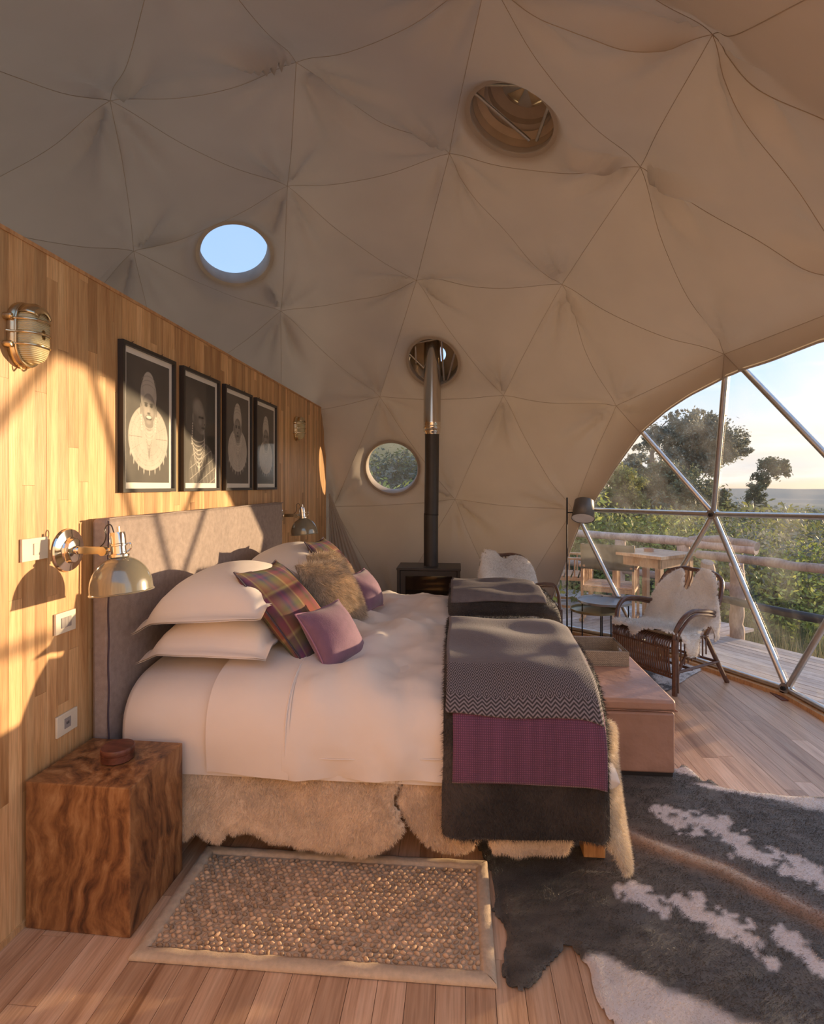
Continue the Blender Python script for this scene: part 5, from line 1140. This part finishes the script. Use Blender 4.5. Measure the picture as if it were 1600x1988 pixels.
# ================================================================== OUTSIDE
UD = np.array([.57, -.822]); UD /= np.linalg.norm(UD); ND = np.array([-UD[1], UD[0]]); OC = ND@DC[:2]; SCN = UD@DC[:2]; DZ = -.032
deck = struct('trim_3')
def deckboard(o0, o1, s0, s1, along='u'):
    c = [UD*s0+ND*o0, UD*s1+ND*o0, UD*s1+ND*o1, UD*s0+ND*o1]; V = [(p[0], p[1], DZ-.03) for p in c]+[(p[0], p[1], DZ-random.random()*.003) for p in c]
    L = max(abs(s1-s0), .01); ang = math.atan2(UD[1], UD[0]) if along == 'u' else math.atan2(ND[1], ND[0])
    ct = np.array(V).mean(0); Rm = Matrix.Rotation(-ang, 3, 'Z'); W_ = [Rm @ Vector(np.array(v)-ct) for v in V]
    o = MB().add(np.array(W_), [(0,3,2,1),(4,5,6,7),(0,1,5,4),(1,2,6,5),(2,3,7,6),(3,0,4,7)]).build('deck_board', M['deck'], deck, smooth=False); o.location = ct; o.rotation_euler = (0,0,ang)
o = 3.2
while o < 5.52:
    o1 = o+.088; q = 3.30**2-(min(abs(o-OC), abs(o1-OC)))**2; s0 = -3.34 if q <= 0 else max(-3.34, SCN+math.sqrt(q)) if o1 < OC+3.30 else -3.34
    if s0 < 1.2: deckboard(o, o1, s0, 1.6)
    o += .096
s = -7.4
while s < -3.36:
    s1 = s+.088; q = 3.30**2-min(abs(s-SCN), abs(s1-SCN))**2; o0 = 2.3 if q <= 0 else max(2.3, OC+math.sqrt(q)); deckboard(o0, 6.12, s, s1, 'n'); s += .096
MB().tube([(*(UD*-3.35+ND*4.4), -.12), (*(UD*1.6+ND*5.44), -.12)], .05, 8).build('joist', M['log'], deck)
MB().tube([(*(UD*-7.3+ND*6.06), -.12), (*(UD*-3.4+ND*6.06), -.12)], .05, 8).build('joist', M['log'], deck)
def log(P, r, seed=0, n=12):
    P = catmull(P, 10); rr = r*(1+.16*(fbm(np.arange(len(P))*.23+seed, 0*np.arange(len(P)), seed, 3)-.5)*2); P = P+(np.stack([fbm(np.arange(len(P))*.3, 0*np.arange(len(P)), seed+k, 2) for k in range(3)], 1)-.5)*r*.5
    return MB().tube(P, rr, n)
rl = thing('deck_railing', 'rustic log railing along the near right edge of the deck with two thick posts', 'railing', (0,0,0), group='log railings of the deck')
pA, pB = at(1375,1078,z=.78), at(1600,1105,z=.76); dr_ = (pB-pA)/np.linalg.norm(pB-pA)
log([pA-dr_*.12, pA+dr_*.5, pB, pB+dr_*1.2, pB+dr_*2.2], .043, 1).build('top_rail', M['log'], rl)
log([pA+dr_*.0+(.02,0,-.42), pB+(0,0,-.45), pB+dr_*2.2+(0,0,-.45)], .04, 2).build('lower_rail', M['iron'], rl)
for k, (u, v) in enumerate(((1376,1226),(1431,1236))):
    b = at(u, v, z=DZ); log([b+(0,0,-.5), b, b+(.01,0,.4), b+(-.005,0,.74)], .066, 5+k).build('post', M['log'], rl)
for q in (1.6, 2.4, 3.2): b = pA+dr_*q; log([(b[0],b[1],-.6),(b[0],b[1],0),(b[0],b[1],.74)], .07, 9).build('post', M['log'], rl)
rf = thing('deck_railing', 'rustic log railing at the far side of the deck behind the wooden table', 'railing', (0,0,0), group='log railings of the deck')
qA, qB = at(1090,1033,z=.80), at(1468,1066,z=.80); dq = (qB-qA)/np.linalg.norm(qB-qA)
log([qA-dq*2.0, qA, (qA+qB)/2+(0,0,.015), qB-(0,0,.0)], .055, 3).build('top_rail', M['log'], rf)
log([qA-dq*1.5-(0,0,.42), qB-dq*.2-(0,0,.45)], .045, 4).build('lower_rail', M['log'], rf)
log([qB-dq*.75+(0,0,.03), qB-dq*.35+(0,0,.07), qB+dq*.02+(0,0,.03)], .05, 14).build('branch', M['log'], rf)
for q in (-.8, .05, 1.0, 1.9, 2.75):
    b = qA+dq*q
    if q < np.linalg.norm(qB-qA): log([(b[0],b[1],-.8),(b[0],b[1],0),(b[0],b[1],.76)], .075, int(q*10)+20).build('post', M['log'], rf)
tb = thing('garden_table', 'square wooden outdoor table on the deck against the far railing', 'table', (0,0,DZ)); T4 = [at(1192,1070,z=.78), at(1294,1082,z=.78), at(1345,1071,z=.78), at(1240,1060,z=.78)]
cxy = sum(T4)/4; a_ = T4[1]-T4[0]; a_[2] = 0; a_ /= np.linalg.norm(a_); b2 = np.array([-a_[1], a_[0], 0]); tb.location = (cxy[0], cxy[1], DZ); tb.rotation_euler = (0,0,math.atan2(a_[1], a_[0])); hw, hd = .32, .33
for k in range(5): MB().box((-hw, -hd+k*hd*.4, .775),(hw, -hd+(k+1)*hd*.4-.004, .805)).build('slat', M['orange_wood'], tb, smooth=False)
for s in (-1, 1): MB().box((-hw+.03, s*(hd-.045)-.012, .675),(hw-.03, s*(hd-.045)+.012, .775)).build('apron', M['orange_wood'], tb, smooth=False); MB().box((s*(hw-.045)-.012, -hd+.03, .675),(s*(hw-.045)+.012, hd-.03, .775)).build('apron', M['orange_wood'], tb, smooth=False)
for sx in (-1, 1):
    for sy in (-1, 1): MB().box((sx*(hw-.06)-.03, sy*(hd-.06)-.03, 0),(sx*(hw-.06)+.03, sy*(hd-.06)+.03, .775)).build('leg', M['orange_wood'], tb, smooth=False)
ash = at(1253,1066,z=.80); ab = MB(); ab.lathe([(.0001,0),(.05,0),(.055,.035),(.046,.035),(.042,.010),(.0001,.010)], n=24); o = ab.build('ashtray', M['leather'], None); o.location = (cxy[0]-.02, cxy[1]+.05, DZ+.8055); tag(o, 'small dark wooden bowl on the outdoor table', 'bowl')
def director(label, loc, rz):
    t = thing('folding_armchair', label, 'chair', loc, rz, 'wooden slat armchairs on the deck'); Wd = M['orange_wood']; w, d = .27, .24
    for s in (-1, 1):
        MB().box((s*w-.014, -d-.015, 0),(s*w+.014, -d+.015, .62)).build('leg', Wd, t, smooth=False); MB().box((s*w-.014, d-.015, 0),(s*w+.014, d+.015, .88)).build('leg', Wd, t, smooth=False)
        MB().box((s*w-.035, -d-.09, .62),(s*w+.035, d+.02, .645)).build('armrest', Wd, t, bevel=.004); MB().box((s*w-.012, -d, .36),(s*w+.012, d, .395)).build('side_rail', Wd, t, smooth=False)
        MB().box((s*w-.014, -d-.06, .02),(s*w+.014, d+.10, .05)).build('runner', Wd, t, smooth=False)
        for k in range(4): y = -d+.09+k*.10; MB().box((s*w-.007, y-.008, .39),(s*w+.007, y+.008, .625)).build('spindle', Wd, t, smooth=False)
    for k in range(6): y = -d+.02+k*.085; MB().box((-w, y-.032, .395),(w, y+.032, .412)).build('seat_slat', Wd, t, smooth=False)
    for y in (-d, d): MB().box((-w, y-.012, .35),(w, y+.012, .392)).build('cross_rail', Wd, t, smooth=False)
    MB().grid([[(x, d+.018-.03*math.cos(x*5)*0-.02*(1-(x/w)**2), z) for x in np.linspace(-w-.01, w+.01, 14)] for z in np.linspace(.60, .88, 8)]).build('canvas_back', M['canvas'], t, solid=.006)
    return t
b1 = at(1180,1110,d=6.05); director('wooden slat armchair with a canvas back turned to the tent', (b1[0]+.10, b1[1]+.26, DZ), math.radians(157))
b1 = at(1112,1110,d=6.9); director('wooden slat armchair half hidden behind the floor lamp pole', (b1[0]+.02, b1[1]+.15, DZ), math.radians(75))

# ---- land ------------------------------------------------------------------
def ground_z(x, y):
    x = np.asarray(x, float); y = np.asarray(y, float); d = np.hypot(x, y-3); a = np.arctan2(y-3, x)
    hill = np.clip((a-1.05)/.7, 0, 1)*np.clip((3.3-a)/.5, 0, 1)
    z = -.9-.9*np.clip((d-6)/14, 0, 1)-.045*np.clip(d-14, 0, 400)+hill*np.clip(d-7, 0, 60)*.26
    z = z+1.4*(fbm(x*.09, y*.09, 2, 4)-.5)*np.clip((d-6)/10, 0, 1)+np.clip((d-60)/200, 0, 1)*12*(fbm(x*.008, y*.008, 9, 4)-.5)
    return np.maximum(z, -24+0*x)
def gmesh():
    rs = np.concatenate([np.linspace(4.0, 40, 50), np.geomspace(42, 4500, 46)]); an = np.linspace(0, 2*PI, 181)[:-1]; R_, A_ = np.meshgrid(rs, an, indexing='ij'); x = R_*np.cos(A_)-.5; y = R_*np.sin(A_)+3
    z = ground_z(x, y)-.25*np.clip((6-R_)/2, 0, 1)
    f = fbm(x*.05, y*.05, 6, 4); far = np.clip((R_-40)/900, 0, 1)[..., None]; c = np.array([.16,.155,.07])*(.6+.8*f)[..., None]; c = c*(1-far)+np.array([.135,.165,.155])*far  # distance haze painted in: ground colour shifts to blue-green far out
    return MB().grid(np.stack([x, y, z], -1), col=c.reshape(-1, 3), wrap=True)
gr = gmesh().build('ground', vmat('earth_grass', .95, bump=.4, bscale=3), None, split=False); gr['kind'] = 'structure'
PAL = {'olive': ((.14,.155,.050), (.36,.36,.10)), 'dark': ((.075,.09,.055), (.19,.21,.11)), 'lime': ((.24,.30,.06), (.58,.58,.14)), 'grey': ((.13,.14,.11), (.30,.30,.22)), 'straw': ((.30,.24,.12), (.50,.42,.22))}
def leafset(mb, blobs, N, size, pal, rng, shell=.5, clump=0):
    lo, hi = map(np.array, PAL[pal]); vol = np.array([b[3]**2 for b in blobs]); idx = rng.choice(len(blobs), N, p=vol/vol.sum()); Bc = np.array([b[:3] for b in blobs])[idx]; Br = np.array([b[3] for b in blobs])[idx]
    D = rng.normal(size=(N, 3)); D /= np.linalg.norm(D, axis=1)[:,None]; r = Br*(shell+(1.12-shell)*rng.random(N)**.6); P = Bc+D*r[:,None]*np.array([1,1,.85])
    if clump:
        K = max(N//clump, 1); j = rng.integers(0, K, N); Cp = P[:K]; P = Cp[j]+rng.normal(size=(N, 3))*(Br[:K][j]*.16)[:, None]
    n = D+rng.normal(size=(N, 3))*.7; n /= np.linalg.norm(n, axis=1)[:,None]; a = np.cross(n, rng.normal(size=(N, 3))); a /= np.linalg.norm(a, axis=1)[:,None]; b = np.cross(n, a); s = (size*(.6+.8*rng.random(N)))[:,None]
    V = np.stack([P-a*s, P-b*s*.45, P+a*s, P+b*s*.45], 1).reshape(-1, 3); t = rng.random(N)[:,None]**1.5; C = lo*(1-t)+hi*t
    mb.add(V, np.arange(4*N).reshape(-1, 4), np.repeat(C, 4, 0))
def scrub(name, label, items, N, size):
    """items: (x, y, scale, palette); an uncountable thicket, one mesh"""
    mb = MB()
    for k, (x, y, sc, pal) in enumerate(items):
        rng = np.random.default_rng(100+k*7+len(items)); g = float(ground_z(x, y))-.1*sc
        bl = [(x+rng.normal()*.38*sc, y+rng.normal()*.38*sc, g+(.45+rng.random()*.55)*sc, (.32+rng.random()*.28)*sc) for _ in range(9)]
        leafset(mb, bl, N, size*sc, pal, rng, .35)
        for q in range(6): a = q*1.05+k; mb.tube(catmull([(x,y,g-.2),(x+.2*sc*math.cos(a),y+.2*sc*math.sin(a),g+.35*sc),(x+.5*sc*math.cos(a),y+.5*sc*math.sin(a),g+.9*sc)], 2), .02*sc, 4, col=(.14,.10,.07))
    o = mb.build(name, M['leaf'], None, smooth=False); o['kind'] = 'stuff'; return tag(o, label, 'bushes')
rg = np.random.default_rng(5); it = []
for i in range(26):
    u = 1125+i*21+rg.normal()*5; d = 8.8+rg.random()*2.2; v = 975+rg.normal()*14+ (i>12)*28+(i > 17)*25; p = at(u, v, d=d); it.append((p[0], p[1], max(p[2]-float(ground_z(p[0], p[1])), .5)/1.5, ('olive','lime','olive','grey')[i % 4]))
scrub('scrub', 'sunlit yellow-green scrub directly beyond the deck railings', it, 7500, .028); it = []
for i in range(24):
    u = 1140+i*24+rg.normal()*8; d = 12+rg.random()*5; v = 935+rg.normal()*16+(i > 10)*34+(i > 14)*18; p = at(u, v, d=d); it.append((p[0], p[1], max(p[2]-float(ground_z(p[0], p[1])), .6)/1.5, ('dark','grey','olive','dark')[i % 4]))
scrub('scrub', 'darker green scrub farther down the slope behind the sunlit bushes', it, 5000, .034); it = []
for i in range(34):
    u = 1330+i*11+rg.normal()*10; d = 24+rg.random()*40; v = 972+rg.random()*22; p = at(u, v, d=d); it.append((p[0], p[1], max(1.2, min(p[2]-float(ground_z(p[0], p[1])), 4.5))/1.5, ('grey','dark','grey','olive')[i % 4]))
scrub('scrub', 'distant grey-green bushland on the plain below the horizon', it, 2200, .05); it = []
for i in range(22):
    u = 700+i*7.5+rg.normal()*8; d = 8.6+rg.random()*6; v = 955-(d-8.6)*18+rg.normal()*6; p = at(u, v, d=d); it.append((p[0], p[1], max(p[2]-float(ground_z(p[0], p[1])), .8)/1.35, ('lime' if d < 11 else 'dark', 'olive', 'grey', 'lime')[i % 4 if d > 10.5 else 0]))
scrub('scrub', 'green hillside scrub seen through the small round window by the stove pipe', it, 6000, .028)
# trees
TS = .7
def tree(label, trunk, blobs, N, size, pal, seed, branches=()):
    base = trunk[0]; t = thing('tree', label, 'tree', tuple(base), 0); rng = np.random.default_rng(seed); P = catmull(np.array(trunk)-np.array(base), 6)
    MB().tube(P, np.linspace(.16, .05, len(P))*TS, 8).build('trunk', M['bark'], t)
    for b in blobs[::2]:
        q = np.array(b[:3])-np.array(base); a = P[int(len(P)*.62)]; MB().tube(catmull([a, (a+q)/2+rng.normal(size=3)*.15, q], 4), np.linspace(.045, .012, 9)*TS, 6).build('branch', M['bark'], t)
    mb = MB(); leafset(mb, [(*(np.array(b[:3])-np.array(base)), b[3]*1.18) for b in blobs], int(N*.62), size, pal, rng, .15, 45); f = mb.build('foliage', M['leaf'], t, smooth=False); f['kind'] = 'stuff'; return t
def blobs(L, d, jit=.6, seed=0):
    rng = np.random.default_rng(seed); return [(*at(u, v, d=d+rng.normal()*jit), r*d/FPX) for u, v, r in L]
def gnd(u, d): p = at(u, 960, d=d); return np.array([p[0], p[1], float(ground_z(p[0], p[1]))-.1])
D1 = 15
tree('big spreading tree rising over the scrub left of the upright window strut', [gnd(1335, D1), at(1325,985,d=D1), at(1330,930,d=D1), at(1345,880,d=D1)],
     blobs([(1262,850,16),(1285,842,20),(1300,858,24),(1325,825,26),(1345,845,32),(1372,835,30),(1398,845,26),(1330,880,30),(1365,878,32),(1398,880,26),(1425,858,22),(1440,872,16),(1310,890,22),(1345,905,22),(1350,815,16),(1385,815,14),(1380,905,18),(1420,890,14)], D1, .5, 1), 34000, .045, 'grey', 31)
tree('bushy tree standing under the big tree beside the left window strut', [gnd(1290, 13), at(1290,990,d=13), at(1288,960,d=13)],
     blobs([(1258,945,26),(1290,925,26),(1318,935,28),(1345,955,28),(1290,965,30),(1240,975,24),(1330,985,24),(1370,950,22),(1395,975,22)], 13, .5, 2), 24000, .04, 'dark', 32)
tree('thin-stemmed tree at the far left of the big window', [gnd(1262, 17), at(1268,930,d=17), at(1266,880,d=17), at(1272,850,d=17)],
     blobs([(1240,868,9),(1258,862,12),(1275,850,12),(1290,840,10),(1305,812,10),(1318,798,7)], 17, .3, 3), 4200, .035, 'grey', 33)
tree('small leaning tree with a round crown standing alone on the right', [gnd(1470, 22), at(1468,970,d=22), at(1474,935,d=22), at(1490,915,d=22)],
     blobs([(1478,925,12),(1492,902,15),(1508,908,14),(1518,915,13),(1470,945,12),(1482,938,10),(1466,965,14),(1458,990,14),(1475,985,12),(1520,900,9)], 22, .4, 4), 16000, .05, 'dark', 34)
tree('bushy olive tree close to the dome at the left of the big window', [gnd(1215, 11), at(1213,1000,d=11), at(1214,960,d=11)],
     blobs([(1200,940,18),(1215,925,20),(1225,945,22),(1205,970,24),(1185,985,20),(1232,975,20),(1178,1005,16)], 11, .4, 5), 18000, .034, 'olive', 35)
tree('rounded dark tree on the hill at the left edge of the window', [gnd(1240, 30), at(1238,940,d=30), at(1236,920,d=30)],
     blobs([(1212,910,16),(1230,898,18),(1250,905,18),(1225,925,22),(1262,922,18),(1200,930,18)], 30, .6, 6), 6000, .12, 'grey', 36)
# tall dry grass on the bank under the railing
def grass():
    rng = np.random.default_rng(8); n = 30000; s = rng.uniform(-8, 3.5, n); o = 5.6+rng.random(n)**1.4*4.5; P = UD[None]*s[:,None]+ND[None]*o[:,None]; z = ground_z(P[:,0], P[:,1]); P3 = np.stack([P[:,0], P[:,1], z-.05], 1); mb = MB()
    c0, c1 = map(np.array, PAL['straw']); c2 = np.array([.20,.22,.08]); t = rng.random((n, 1)); g_ = (fbm(P[:,0]*.9, P[:,1]*.9, 5, 3) > .5)[:,None]; C = np.where(g_, c2*(.6+.8*t), c0*(1-t)+c1*t); 
    blades(mb, P3, np.tile([0,0,1.], (n, 1)), C, .62, .012, None, 0, .22, rng); return mb
o = grass().build('dry_grass', M['leaf'], None, smooth=False); o['kind'] = 'stuff'; tag(o, 'tall dry grass on the bank below the deck railing', 'grass')
